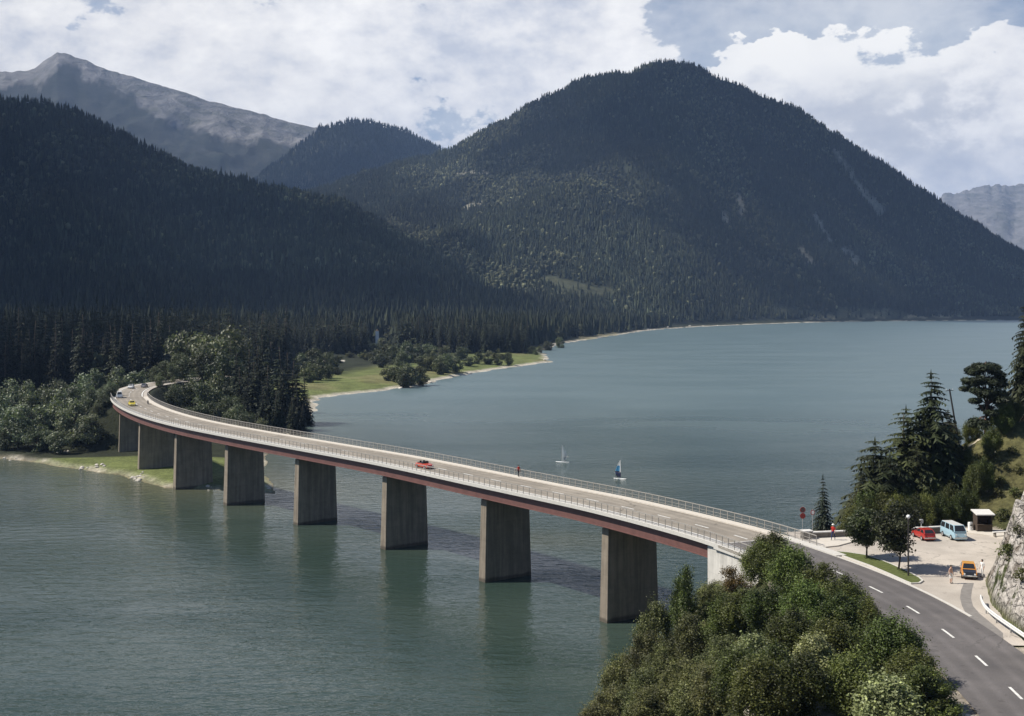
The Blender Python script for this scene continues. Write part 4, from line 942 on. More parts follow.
def make_pine(h, seed):
    root = empty('pine_tree', (0, 0, 0)); g = np.random.default_rng(seed); Vs = []; Fs = []; Cs = []; b = 0; ends = []
    for k in range(52):
        t = g.random()**0.9; z = h*(0.14+0.84*t); a = g.random()*6.28; L = h*0.27*math.sqrt(max(0.03, 1-((t-0.46)/0.56)**2))*(0.45+0.55*g.random())
        ends.append((np.array((math.cos(a)*L, math.sin(a)*L, z)), h*(0.055+0.045*g.random()), 0.7+0.6*g.random()))
    for c, rad, tone in ends:
        m_ = 330; d = g.standard_normal((m_, 3)); d /= np.linalg.norm(d, axis=1)[:, None]; p = c+d*rad*np.array((1.25, 1.25, 0.6))*(g.random((m_, 1))**0.4)
        n2 = d+g.standard_normal((m_, 3))*0.6+np.array((0, 0, 0.5)); n2 /= np.linalg.norm(n2, axis=1)[:, None]
        tv = np.cross(n2, g.standard_normal((m_, 3))); tv /= np.linalg.norm(tv, axis=1)[:, None]; bv = np.cross(n2, tv); s = 0.26*(0.6+0.8*g.random((m_, 1)))
        V = np.stack([p-tv*s, p+bv*s*0.3, p+tv*s, p-bv*s*0.3], 1).reshape(-1, 3); Vs.append(V); Fs.append(np.arange(len(V)).reshape(-1, 4)+b); b += len(V)
        Cs.append(np.repeat(tone*(0.7+0.6*g.random((m_, 1)))*np.array((0.036, 0.044, 0.022)), 4, 0))
    m = MB(); pts = [(0.25*math.sin(k*0.9), 0.2*math.sin(k*1.3), h*k/7-0.3*(k == 0)) for k in range(8)]; m.tube(pts, [0.24-0.028*k for k in range(8)], 8)
    for c, rad, _ in ends:
        k = min(6, int(max(0.30, c[2]/h-0.08)*7)); m.tube([pts[k], (np.array(pts[k])+c)/2+np.array((0, 0, 0.25)), c], [0.09, 0.06, 0.025], 5)
    m.build('trunk', pmat('pine bark', (0.13, 0.075, 0.05), 0.9, var=0.3, vscale=5), root, True)
    link('crown', npmesh('crown', np.concatenate(Vs), np.concatenate(Fs), False, np.concatenate(Cs)), M_needle, root); return root
x, y = at(986, 158); h = top_h(986, 361, 158)
tree('pine', lambda: make_pine(11, 5), x, y, h/11, label='pine with a bare trunk and flat rounded crown on the grassy knoll', sx=1.1)
KB = [(948, 456, 150, 3, None), (928, 452, 150.5, 2, None), (975, 488, 146, 2, None), (992, 470, 152, 3, None), (868, 490, 143, 2, None), (1005, 452, 156, 2, None), (966, 470, 151, 3, None), (952, 462, 153, 2, None), (984, 484, 147, 3, None), (942, 452, 158, 3, None), (1012, 440, 158, 3, None), (925, 505, 140.5, 2, None), (860, 512, 141, 3, None), (905, 468, 147, 3, None), (953, 436, 166, 3, 'dark bush at the foot of the leaning pole'), (972, 432, 168, 3, 'dark bush between the leaning pole and the pine trunk'), (905, 486, 144, 3, None), (928, 478, 146, 2, None), (950, 486, 144, 3, None), (884, 492, 142, 2, None), (938, 500, 141.5, 3, None), (915, 508, 140.5, 3, None), (960, 505, 142, 3, None), (868, 498, 141, 3, None), (897, 512, 140, 2, None), (852, 512, 140, 2, None), (935, 470, 149, 2, None), (968, 500, 142.5, 3, None)]
for u, v, y, k, lb in KB:
    x = (u-512)/F0*y; h = max(2.0, top_h(u, v, y)); c, hh, ww, n, lf = SHRUB[k]
    tree(('shrub', k), None, x, y, h/hh, label=lb or 'dark leafy bush behind the low wall of the parking place', cat='bush', group=None if lb else 'bushes behind the parking place wall', sx=max(0.9, 0.62*hh/h*5.2/ww), name='bush')
for (u, v), (vt, k, w_, lb) in {(866.6, 557.6): (506, 2, 1.05, 'small round tree on the left half of the grass island'), (898, 569.5): (500, 3, 0.95, 'darker small tree near the lamp post on the grass island')}.items():
    x, y = G(u, v, ZR); h = CH-(vt-HV)*y/F0-ZR
    root = empty('young_tree', (x, y, ZR+0.1)); V, Fc, C, cents = leaf_crown(h, h*0.80*w_, 9000, 0.24, 700+k, col=(0.060, 0.072, 0.024) if k == 2 else (0.034, 0.042, 0.016), lobes=22, base=0.30, loose=0.35)
    bark_trunk(h*0.7, 0.11, seed=k, limbs=cents).build('trunk', M_bark, root, True); link('crown', npmesh('crown', V, Fc, False, C), M_leaf, root); tag(root, lb, 'tree')
# shrubs and tufts on the rock and grass slope
for u, v in ((1003, 520), (1016, 498), (1010, 560), (996, 500), (1004, 470), (985, 478), (1012, 455), (1020, 535), (992, 462), (1000, 486), (1018, 475), (978, 462), (1022, 590)):
    for y in np.arange(98, 170, 0.5):
        x = (u-512)/F0*y
        if ground(x, y) >= CH-(v-HV)*y/F0: break
    h = 0.8+0.9*random.random()
    tree(('rockshrub', v % 2), lambda: make_broad(1.5, 2.4, 420, 0.24, 610+v, name='shrub', col=(0.070, 0.075, 0.024), lobes=18, base=0.0, loose=0.6), x, y, h/1.5, label='low shrub clinging to the pale rock and grass slope', cat='shrub', group='shrubs on the rock slope', sx=1.0, name='shrub')

# boulders along the far shore
def boulder_mesh(seed):
    bm = bmesh.new(); bmesh.ops.create_icosphere(bm, subdivisions=2, radius=1); g = np.random.default_rng(seed)
    P = np.array([v.co[:] for v in bm.verts]); k = 1+0.45*fbm(P[:, 0]*1.3+seed, P[:, 1]*1.3+P[:, 2]*1.1, seed, 3)
    for v, q, kk in zip(bm.verts, P, k): v.co = (q[0]*kk*1.25, q[1]*kk, q[2]*kk*0.7)
    me = bpy.data.meshes.new('boulder'); bm.to_mesh(me); bm.free(); me.materials.append(M_stone); return me
M_stone = pmat('limestone', (0.50, 0.46, 0.40), 0.9, var=0.3, vscale=2, bump=0.5, bscale=6)
bms = [boulder_mesh(k) for k in range(4)]
def boulder(x, y, r, label, group, z=None):
    o = bpy.data.objects.new('boulder', bms[random.randrange(4)]); COL.objects.link(o); o.location = (x, y, (ground(x, y) if z is None else z)+0.15*r); o.rotation_euler = (0, 0, random.random()*6); o.scale = (r,)*3
    return tag(o, label, 'boulder', group)
for u, v, n_, ru, rv in ((5, 458, 7, 12, 1.5), (95, 467, 8, 14, 2.0), (140, 477, 10, 10, 3), (205, 487, 6, 8, 2), (262, 488, 6, 8, 3), (235, 472, 5, 12, 3), (60, 455, 6, 10, 1.0), (18, 444, 4, 4, 7)):
    for k in range(n_):
        x, y = G(u+ru*random.uniform(-1, 1), v+rv*random.uniform(-1, 1), 0.3)
        if terr(np.array([x]), np.array([y]))[3][0] > -1: boulder(x, y, random.uniform(0.15, 0.55), 'pale boulder on the grassy shore near the far piers', 'boulders on the far shore by the piers')
for u, v in ((648, 330), (668, 328), (690, 326.5), (718, 325.5), (757, 322.8), (545, 361), (470, 373), (430, 382), (400, 387.5)):
    x, y = G(u, v, 0.5); boulder(x, y+2, 1.8 if v < 340 else 1.0, 'pale rock at the water edge of the long far shore', 'rocks along the long far shore')
for k in range(5):
    x, y = off(ridx(31, 71)+k, -4.6-1.2*random.random()); boulder(x, y, 0.3+0.2*random.random(), 'white stone at the left edge of the near road under the thicket', 'white stones by the near road', ZR-0.1)

# ------------------------------------------------------------------ cars
M_glass = pmat('car glass', (0.02, 0.022, 0.025), 0.06, spec=0.6, var=0.05)
M_tyre = pmat('tyre', (0.02, 0.02, 0.02), 0.85, var=0.2); M_rim = pmat('wheel rim', (0.55, 0.55, 0.56), 0.35, metal=0.6)
M_chrome = pmat('chrome', (0.62, 0.62, 0.62), 0.2, metal=0.9, var=0.05); M_lamp = pmat('lamp glass', (0.85, 0.85, 0.82), 0.15, var=0.03); M_tail = pmat('tail lamp', (0.35, 0.02, 0.015), 0.2, var=0.05)
M_plate = pmat('number plate', (0.75, 0.75, 0.72), 0.5, var=0.04); M_black = pmat('black paint', (0.015, 0.015, 0.017), 0.35, coat=0.3, var=0.1); M_seat = pmat('car seat', (0.05, 0.04, 0.035), 0.8)
def carpaint(n, c): return pmat('car paint '+n, c, 0.35, coat=0.6, var=0.04)
STY = {  # lower profile (x, z) rear to front over the waist, then the glasshouse corners
 'saloon': dict(L=4.2, W=1.66, low=[(-2.1, .55), (-2.08, .86), (-1.35, .93), (0.75, .93), (1.95, .80), (2.1, .55)], house=[(-1.55, .93), (-1.00, 1.38), (0.10, 1.40), (0.80, .93)], ax=(-1.25, 1.30), wr=.30),
 'hatch': dict(L=3.8, W=1.60, low=[(-1.9, .50), (-1.88, .88), (-1.5, .92), (0.65, .92), (1.75, .80), (1.9, .52)], house=[(-1.80, .92), (-1.30, 1.38), (-0.05, 1.40), (0.70, .92)], ax=(-1.15, 1.20), wr=.29),
 'convertible': dict(L=3.9, W=1.58, low=[(-1.95, .50), (-1.92, .84), (-1.1, .90), (0.65, .90), (1.80, .76), (1.95, .50)], house=[(0.36, .90), (0.34, 1.28), (0.40, 1.28), (0.72, .90)], ax=(-1.2, 1.2), wr=.30),
 'van': dict(L=4.4, W=1.74, low=[(-2.2, .45), (-2.2, 1.12), (-2.0, 1.16), (1.6, 1.16), (2.08, 1.10), (2.2, .50)], house=[(-2.12, 1.16), (-1.96, 1.88), (1.55, 1.90), (2.06, 1.16)], ax=(-1.25, 1.25), wr=.33)}
def car(style, paint, label, cat='car', roof=None, bonnet=None, name=None, detail=True):
    S = STY[style]; W = S['W']/2; CS = 0.88; root = empty(name or {'van': 'camper_van', 'saloon': 'saloon_car', 'hatch': 'hatchback_car', 'convertible': 'open_car'}[style], (0, 0, 0)); tag(root, label, cat); root.scale = (CS, CS, CS)
    # lower shell: rounded section swept over the profile
    low = S['low']; P = []; n = len(low)
    xs = np.linspace(low[0][0], low[-1][0], 25); top = np.interp(xs, [p[0] for p in low], [p[1] for p in low]); end = 1-0.10*np.abs(np.linspace(-1, 1, 25))**6
    sec = [(0.88, 0.20), (1.0, 0.36), (1.0, 0.72), (0.955, 0.97), (0.86, 1.0)]
    V = []; Fq = []; mi = []
    for x, zt, e in zip(xs, top, end):
        row = []
        for s_ in (-1, 1):
            pts = [(x, s_*W*a*e, 0.22+(zt-0.22)*(b-0.20)/0.80) for a, b in sec]; row += pts if s_ < 0 else pts[::-1]
        V += row
    k = 10
    for i in range(24):
        for j in range(k):
            Fq.append((i*k+j, i*k+(j+1) % k, (i+1)*k+(j+1) % k, (i+1)*k+j)); mi.append(1 if bonnet is not None and j == 4 and xs[i] > S['house'][3][0]-0.05 else 0)
    me = bpy.data.meshes.new('body'); me.from_pydata(V, [], Fq+[tuple(range(k))[::-1], tuple(range(24*k, 25*k))]); me.polygons.foreach_set('material_index', mi+[0, 0 if bonnet is None else 1]); me.update()
    body = link('body', me, [paint, bonnet or paint], root)
    # glasshouse: pillars and roof in paint, panes set just proud
    H = S['house']; wb, wt = W*0.93, W*0.76
    def hp(q, s_): x, z = H[q]; return (x, s_*(wb if q in (0, 3) else wt), z-(0.01 if q in (0, 3) else 0))
    m = MB()
    if style == 'convertible':
        m.tube([hp(0, -1), hp(1, -1), hp(1, 1), hp(0, 1)], 0.03, 5); m.build('windscreen_frame', M_chrome, root)
        m = MB(); a, b, c, d = [Vector(hp(0, -1)), Vector(hp(0, 1)), Vector(hp(1, 1)), Vector(hp(1, -1))]; nx = Vector((0.02, 0, 0)); m.add([a, b, c, d, a+nx, b+nx, c+nx, d+nx], [(0, 1, 2, 3), (7, 6, 5, 4), (0, 4, 5, 1), (1, 5, 6, 2), (2, 6, 7, 3), (3, 7, 4, 0)]); m.build('windscreen', M_glass, root)
        for s_ in (-1, 1):
            m = MB(); m.box((-0.45, s_*0.36, 0.92), (0.5, 0.48, 0.16)); m.box((-0.68, s_*0.36, 1.06), (0.14, 0.46, 0.50), 0, 0, (0.8, 0.85)); m.build('seat', M_seat, root, bevel=0.03)
        m = MB(); m.box((-1.15, 0, 0.95), (0.5, W*1.7, 0.16), 0, 0, (0.8, 0.95)); m.build('folded_hood', M_seat, root, bevel=0.04)
    else:
        pts = [hp(q, s_) for s_ in (-1, 1) for q in range(4)]
        m.add(pts, [(0, 1, 2, 3), (7, 6, 5, 4), (0, 4, 5, 1), (2, 6, 7, 3), (1, 5, 6, 2)][:4], 0); m.add([pts[1], pts[5], pts[6], pts[2]], [(0, 1, 2, 3)], 1)
        m.build('roof', [paint, roof or paint], root, bevel=0.035)
        def pane(nm, quad, inset=0.06, out=0.012):
            q = [Vector(p) for p in quad]; c = sum(q, Vector())/4; nn = (q[1]-q[0]).cross(q[3]-q[0]).normalized()
            if nn.dot(c-Vector((0, 0, c.z*0.8))) < 0: nn = -nn
            q2 = [p+(c-p)*inset/max(0.2, (c-p).length)*2.0+nn*out for p in q]; mm = MB(); mm.add(q2+[p-nn*0.02 for p in q2], [(0, 1, 2, 3), (7, 6, 5, 4), (0, 4, 5, 1), (1, 5, 6, 2), (2, 6, 7, 3), (3, 7, 4, 0)]); mm.build(nm, M_glass, root)
        pane('windscreen', [hp(3, -1), hp(3, 1), hp(2, 1), hp(2, -1)]); pane('rear_window', [hp(0, -1), hp(0, 1), hp(1, 1), hp(1, -1)], 0.07)
        nw = 3 if style == 'van' else 2
        for s_ in (-1, 1):
            A, Bq, Cq, Dq = [Vector(hp(q, s_)) for q in range(4)]
            for k_ in range(nw):
                f0, f1 = k_/nw, (k_+1)/nw; pane('side_window', [A.lerp(Dq, f0), A.lerp(Dq, f1), Bq.lerp(Cq, f1), Bq.lerp(Cq, f0)], 0.06)
    for s_ in (-1, 1):
        for ax in S['ax']:
            mm = MB(); mm.disc((ax, s_*(W-0.06), S['wr']), (0, 1, 0), S['wr'], 0.20, 18); wh = mm.build('wheel', M_tyre, root)
            mm = MB(); mm.disc((ax, s_*(W+0.035), S['wr']), (0, 1, 0), S['wr']*0.62, 0.03, 14); mm.build('rim', M_rim, wh)
        fx = low[-1][0]; mm = MB(); mm.disc((fx-0.02, s_*W*0.66, 0.60 if style != 'van' else 0.80), (1, 0, 0), 0.095, 0.05, 14); mm.build('headlight', M_lamp, root)
        mm = MB(); mm.box((low[0][0]-0.005, s_*W*0.70, 0.64), (0.04, 0.24, 0.16)); mm.build('tail_light', M_tail, root)
    for x_, s_ in ((low[-1][0]+0.03, 1), (low[0][0]-0.03, -1)):
        mm = MB(); mm.box((x_, 0, 0.43), (0.10, W*1.92, 0.12)); mm.build('bumper', M_chrome, root, bevel=0.02)
        mm = MB(); mm.box((x_+s_*0.06, 0, 0.44), (0.015, 0.46, 0.10)); mm.build('number_plate', M_plate, root)
    for s_ in (-1, 1):
        mm = MB(); mm.box((H[3][0]-0.12, s_*(W+0.05), H[3][1]+0.03), (0.08, 0.10, 0.08)); mm.build('wing_mirror', M_black, root)
    return root
def park(o, u, v, head, z=ZR+0.016):
    x, y = G(u, v, ZR); o.location = (x, y, z); o.rotation_euler = (0, 0, head); return o
def on_road(o, u, v, lane=None):
    x, y = G(u, v, ZR); i = ridx(x, y); s = float((np.array((x, y))-ROAD[i]) @ NR[i])
    if lane is not None: s = lane
    p = off(i, s); a = math.atan2(T[i][1], T[i][0])+(0 if s > 0 else math.pi); o.location = (p[0], p[1], ZR+0.014); o.rotation_euler = (0, 0, a); return o
c_red = carpaint('red', (0.36, 0.026, 0.018)); c_org = carpaint('orange', (0.62, 0.25, 0.03)); c_yel = carpaint('yellow', (0.72, 0.58, 0.05)); c_wht = carpaint('white', (0.78, 0.78, 0.76)); c_blu = carpaint('pale blue', (0.34, 0.50, 0.58)); c_gry = carpaint('grey', (0.20, 0.20, 0.21)); c_ver = carpaint('vermilion', (0.50, 0.065, 0.03))
b_ = car('van', c_blu, 'pale blue camper van with a white roof parked by the low wall', 'van', roof=c_wht); park(b_, 953.5, 538.0, math.pi/2+0.06+math.pi)
car_r = park(car('hatch', c_red, 'red hatchback parked beside the pale blue camper van'), 923.6, 538.6, math.pi/2+0.10)
park(car('hatch', c_org, 'orange hatchback with a black bonnet parked beside the rock face', roof=carpaint('yellow orange', (0.68, 0.33, 0.04)), bonnet=M_black), 968.6, 576.2, -math.pi/2-0.30)
on_road(car('convertible', c_ver, 'vermilion open car crossing the bridge towards the near end'), 431, 468, -1.75)
on_road(car('saloon', c_yel, 'yellow car on the bend at the far bridge end'), 124, 406, -1.7)
on_road(car('van', c_wht, 'white van at the outer edge of the far bend', 'van', name='white_van'), 108.5, 398, -2.6)
on_road(car('saloon', c_wht, 'white car at the top of the far bend'), 127, 388.3, -1.7)
on_road(car('saloon', c_gry, 'grey car beside the trees at the end of the visible road'), 138, 387.4, 1.4)

# ------------------------------------------------------------------ people
M_skin = pmat('skin', (0.50, 0.30, 0.21), 0.6, var=0.05); M_hair = pmat('dark hair', (0.03, 0.022, 0.015), 0.8)
def cloth(n, c): return pmat('cloth '+n, c, 0.9, spec=0.15, var=0.1, vscale=8)
M_shoe = cloth('shoe', (0.05, 0.04, 0.035))
def person(label, shirt, trousers, pose='stand', shorts=False, bare=False, hat=None, loc=(0, 0, 0), rz=0, hold=None, scale=1.0):
    """one skinned body, coloured by the limb each face belongs to; faces local -y"""
    J = {'pelvis': (0, 0, .95, .125), 'waist': (0, 0, 1.10, .115), 'chest': (0, -.01, 1.32, .135), 'neck': (0, 0, 1.49, .052), 'head': (0, -.02, 1.60, .088), 'crown': (0, -.01, 1.70, .075), 'nose': (0, -.115, 1.60, .016)}
    st = {'stand': ((0.02, -.03), (-.02, .04)), 'walk': ((-.28, .10), (.30, -.02)), 'surf': ((-.05, .06), (.10, .02))}[pose]
    for s_, n_, (fy, ky) in ((-1, 'l', st[0]), (1, 'r', st[1])):
        hx = s_*(.10 if pose != 'surf' else .14); J['hip'+n_] = (hx, 0, .90, .095); J['knee'+n_] = (hx*1.05, fy*0.45-.03, .50, .062); J['ankle'+n_] = (hx*1.05, fy+ky*.5, .09, .043); J['toe'+n_] = (hx*1.15, fy+ky*.5-.16, .035, .038)
        J['sho'+n_] = (s_*.19, 0, 1.42, .060)
        if hold: el = (s_*.24, -.20, 1.22); ha = (s_*.16, -.45, 1.28)
        else: el = (s_*.25, .05-fy*0.25, 1.13); ha = (s_*.25, -.06-fy*0.6, .88)
        J['elb'+n_] = (*el, .042); J['wri'+n_] = (*ha, .030); dv = (Vector(ha)-Vector(el)).normalized(); pa = Vector(ha)+dv*.06; J['palm'+n_] = (*pa, .032)
        sd2 = Vector((0, 1, 0)) if not hold else Vector((1, 0, 0))
        for f in range(4): e = pa+dv*(.075-.008*abs(f-1.4))+sd2*(f-1.5)*.020+Vector((0, -.012, 0)); J['fin%d%s' % (f, n_)] = (*e, .009)
        e = pa+dv*.02+sd2*-.05; J['thumb'+n_] = (*e, .010)
    E = [('pelvis', 'waist', 's'), ('waist', 'chest', 's'), ('chest', 'neck', 's'), ('neck', 'head', 'k'), ('head', 'crown', 'k'), ('head', 'nose', 'k')]
    for n_ in 'lr':
        E += [('pelvis', 'hip'+n_, 't'), ('hip'+n_, 'knee'+n_, 't'), ('knee'+n_, 'ankle'+n_, 'k' if shorts else 't'), ('ankle'+n_, 'toe'+n_, 'f'), ('chest', 'sho'+n_, 's'), ('sho'+n_, 'elb'+n_, 's'), ('elb'+n_, 'wri'+n_, 'k'), ('wri'+n_, 'palm'+n_, 'k'), ('palm'+n_, 'thumb'+n_, 'k')]
        E += [('palm'+n_, 'fin%d%s' % (f, n_), 'k') for f in range(4)]
    names = list(J); me = bpy.data.meshes.new('body'); me.from_pydata([J[n][:3] for n in names], [(names.index(a), names.index(b)) for a, b, _ in E], [])
    o = bpy.data.objects.new('tmp', me); COL.objects.link(o); sk = o.modifiers.new('skin', 'SKIN'); sk.use_smooth_shade = True
    if not me.skin_vertices: me.attributes  # created by the modifier
    for i, n in enumerate(names): v = me.skin_vertices[0].data[i]; v.radius = (J[n][3], J[n][3]*(0.78 if n in ('chest', 'waist', 'pelvis') else 1)); v.use_root = (n == 'pelvis')
    su = o.modifiers.new('sub', 'SUBSURF'); su.levels = 1; su.render_levels = 1
    dg = bpy.context.evaluated_depsgraph_get(); dg.update(); bm_ = bpy.data.meshes.new_from_object(o.evaluated_get(dg)); bpy.data.objects.remove(o)
    slots = {'s': 0, 't': 1, 'k': 2, 'f': 3}; ix = []
    for p in bm_.polygons:
        c = p.center; best = 9; key = 's'
        for a, b, kk in E:
            A, B = Vector(J[a][:3]), Vector(J[b][:3]); t_ = max(0, min(1, (c-A).dot(B-A)/(B-A).length_squared)); d = (c-A-(B-A)*t_).length-J[a][3]*(1-t_)-J[b][3]*t_
            if d < best: best = d; key = kk
        if key == 's' and c.z < 0.98: key = 't'
        ix.append(slots[key])
    bm_.materials.clear(); bm_.polygons.foreach_set('use_smooth', [True]*len(ix))
    root = link('person', bm_, [M_skin if bare else shirt, trousers, M_skin, M_shoe]); bm_.polygons.foreach_set('material_index', ix); bm_.update(); root.location = loc; root.rotation_euler = (0, 0, rz); root.scale = (scale,)*3; tag(root, label, 'person')
    bm = bmesh.new(); bmesh.ops.create_uvsphere(bm, u_segments=14, v_segments=8, radius=.104)
    for v in list(bm.verts):
        if v.co.z < -.01 and v.co.y < 0.02: bm.verts.remove(v)
    hm_ = bpy.data.meshes.new('hair'); bm.to_mesh(hm_); bm.free(); ho = link('hair', hm_, M_hair, root); ho.location = (0, .012, 1.645)
    if hat is not None:
        m = MB(); m.tube([(0, -.01, 1.665), (0, -.01, 1.685)], .17, 16); m.tube([(0, -.01, 1.68), (0, -.01, 1.77)], [.115, .09], 14); m.build('hat', hat, root)
    return root
W_ = cloth('white', (0.78, 0.77, 0.74)); Rd = cloth('red', (0.48, 0.035, 0.025)); Bk = cloth('black', (0.02, 0.02, 0.022)); Nv = cloth('navy', (0.03, 0.04, 0.11))
def stand(u, v, z=ZR): x, y = G(u, v, z); return (x, y, z)
p1 = stand(807, 541.2, ZR+.13); p1 = (35.3, 131.9, ZR+.13)
person('person in red top, blue trousers and white hat walking on the pavement by the wall', Rd, Nv, 'walk', hat=W_, loc=p1, rz=-0.6)
person('bare-chested person in white shorts standing beside the orange hatchback', M_skin, W_, 'stand', shorts=True, bare=True, loc=stand(951, 583.5, ZR+.005), rz=0.6)
person('person in white clothes standing between the orange hatchback and the rock', W_, W_, 'stand', loc=(44.9, 114.6, ZR+.004), rz=-1.2)
x, y = G(533, 475.5, ZR+.15); i = ridx(x, y); q = off(i, 4.15)
person('person in red jacket and black trousers walking along the lake side of the bridge', Rd, Bk, 'walk', loc=(q[0], q[1], ZR+.15), rz=math.atan2(T[i][1], T[i][0])-math.pi/2)
kx, ky = at(1014.5, 160.0)
person('person in white top standing at the wooden rail on the knoll', W_, Bk, 'stand', loc=(kx, ky, ground(kx, ky)-.02), rz=2.6)

# windsurfers on the lake
M_board = pmat('board', (0.80, 0.79, 0.76), 0.35, var=0.03); M_mast = pmat('mast', (0.30, 0.28, 0.25), 0.4, var=0.05)
def windsurfer(u, v, rz, sailmats, label_b, label_p, shirt, clear):
    x, y = G(u, v, 0.0); root = empty('windsurf_board', (x, y, 0.0), rz); tag(root, label_b, 'windsurf board')
    n = 24; V = []; Fc = []
    for zz, sc in ((-.06, .80), (.05, 1.0), (.11, .92)):
        for k in range(n): a = 6.283*k/n; V.append((math.cos(a)*1.75*sc, math.copysign(abs(math.sin(a))**0.8, math.sin(a))*.33*sc, zz+(0.12*max(0, math.cos(a))**3)))
    for l in range(2): Fc += [(l*n+k, l*n+(k+1) % n, (l+1)*n+(k+1) % n, (l+1)*n+k) for k in range(n)]
    Fc += [tuple(range(n))[::-1], tuple(range(2*n, 3*n))]
    me = bpy.data.meshes.new('board'); me.from_pydata(V, [], Fc); me.update(); link('board', me, M_board, root)
    m = MB(); mast = [(0.25-.10*t, 0.06*math.sin(t*2.2)-.10*t*t, .10+4.2*t) for t in np.linspace(0, 1, 9)]; m.tube(mast, .032, 6); m.build('mast', M_mast, root)
    m = MB(); m.tube([(.18, 0.18, 1.45), (-.8, .34, 1.42), (-1.75, .12, 1.38)], .022, 5); m.tube([(.18, -.08, 1.45), (-.8, -.34, 1.42), (-1.75, .12, 1.38)], .022, 5); m.build('boom', M_mast, root)
    V = []; Fc = []; mi = []; nt, ns = 16, 8
    for a in range(nt+1):
        t = a/nt; luff = np.array((0.25-.10*t, 0.06*math.sin(t*2.2)-.10*t*t, .35+3.92*t)); ch = 2.05*(1-t)**0.75*(1 if t > .28 else (.45+.55*t/.28))+.05
        for b in range(ns+1): s_ = b/ns; V.append((luff[0]-ch*s_, luff[1]+.22*math.sin(math.pi*s_)*ch/2, luff[2]-.10*s_*ch*(1 if t > .3 else -1)))
    for a in range(nt):
        for b in range(ns):
            Fc.append((a*(ns+1)+b, a*(ns+1)+b+1, (a+1)*(ns+1)+b+1, (a+1)*(ns+1)+b)); mi.append(0 if (a > 10 or b < 2) and a > 4 else (1 if a > 5 else 2))
    me = bpy.data.meshes.new('sail'); me.from_pydata(V, [], Fc); me.polygons.foreach_set('material_index', mi); me.polygons.foreach_set('use_smooth', [True]*len(mi)); me.update(); so_ = link('sail', me, sailmats, root)
    sm = so_.modifiers.new('cloth', 'SOLIDIFY'); sm.thickness = 0.012
    c, s_ = math.cos(rz), math.sin(rz); lx, ly = -.55, -.62
    return person(label_p, shirt, Bk, 'surf', hold=True, loc=(x+lx*c-ly*s_, y+lx*s_+ly*c, .10), rz=rz+math.pi)
def sailcloth(n, c, tr):
    m = pmat('sail '+n, c, 0.5, var=0.04); t = NT(m.node_tree); b = t.n['Principled BSDF']
    tb = t.add('ShaderNodeBsdfTranslucent'); tb.inputs[0].default_value = (*c, 1); mx = t.add('ShaderNodeMixShader'); mx.inputs[0].default_value = 0.45; t.l.new(b.outputs[0], mx.inputs[1]); t.l.new(tb.outputs[0], mx.inputs[2]); last = mx.outputs[0]
    if tr: tp = t.add('ShaderNodeBsdfTransparent'); m2 = t.add('ShaderNodeMixShader'); m2.inputs[0].default_value = tr; t.l.new(last, m2.inputs[1]); t.l.new(tp.outputs[0], m2.inputs[2]); last = m2.outputs[0]
    t.l.new(last, t.n['Material Output'].inputs[0]); return m
windsurfer(620, 479, R(-38), [sailcloth('white', (.82, .82, .80), 0), sailcloth('blue', (.10, .36, .58), 0), sailcloth('dark', (.03, .04, .10), 0)], 'windsurf board with a blue and white sail on the lake behind the bridge', 'person holding the boom of the blue and white sail', Nv, False)
windsurfer(562.5, 462.3, R(170), [sailcloth('clear', (.72, .74, .74), .62)]*3, 'white windsurf board with a thin see-through sail farther out on the lake', 'person in dark wetsuit holding the see-through sail', Bk, True)

# ------------------------------------------------------------------ street furniture
M_cope = pmat('pale coping', (0.62, 0.60, 0.56), 0.8, var=0.08, vscale=3); M_wall = pmat('shaded wall', (0.17, 0.15, 0.125), 0.9, var=0.4, vscale=3, bump=0.6, bscale=5)  # lit coping top and shaded wall face put into the two colours
def wallrun(P, h, label):
    root = empty('parapet_wall', (*P[0], ZR)); tag(root, label, 'wall'); a = MB(); b = MB()
    for (x0, y0), (x1, y1) in zip(P[:-1], P[1:]):
        L = math.hypot(x1-x0, y1-y0); rz = math.atan2(y1-y0, x1-x0); c = ((x0+x1)/2-P[0][0], (y0+y1)/2-P[0][1])
        a.box((c[0], c[1], h/2-.15), (L, .32, h+.3-.08), rz); b.box((c[0], c[1], h+.00), (L+.06, .46, .12), rz)
    a.build('wall', M_wall, root); b.build('coping', M_cope, root); return root
wallrun([(33.25, 133.1), (39.5, 134.5), (46.2, 135.95), (50.6, 136.9)], .72, 'low stone parapet wall with pale coping along the lake side of the parking place')
root = tag(empty('stone_pillar', (32.55, 132.7, ZR)), 'short square stone pillar with white cap at the end of the bridge railing', 'pillar')
m = MB(); m.box((0, 0, .42), (1.05, .8, 1.0), .2); m.build('shaft', M_wall, root); m = MB(); m.box((0, 0, .98), (1.22, .96, .14), .2); m.build('cap', M_cope, root)
M_sred = pmat('sign red', (0.27, 0.02, 0.015), 0.5, var=0.05); M_swht = pmat('sign white', (0.75, 0.75, 0.73), 0.5, var=0.04); M_sdk = pmat('sign back', (0.10, 0.055, 0.05), 0.6, var=0.1); M_post = pmat('post grey', (0.40, 0.40, 0.39), 0.5, metal=0.4, var=0.08)
def sign(x, y, discs, h, label, rz):
    root = tag(empty('road_sign', (x, y, ZR), rz), label, 'sign'); m = MB(); m.tube([(0, 0, -.2), (0, 0, h)], .035, 8); m.build('post', M_post, root)
    for z, r, a, b in discs:
        m = MB(); m.disc((0, -.05, z), (0, 1, 0), r, .03, 24); o = m.build('sign_plate', a, root)
        if b: m = MB(); m.disc((0, -.068, z), (0, 1, 0), r*.72, .01, 24); m.build('sign_face', b, o)
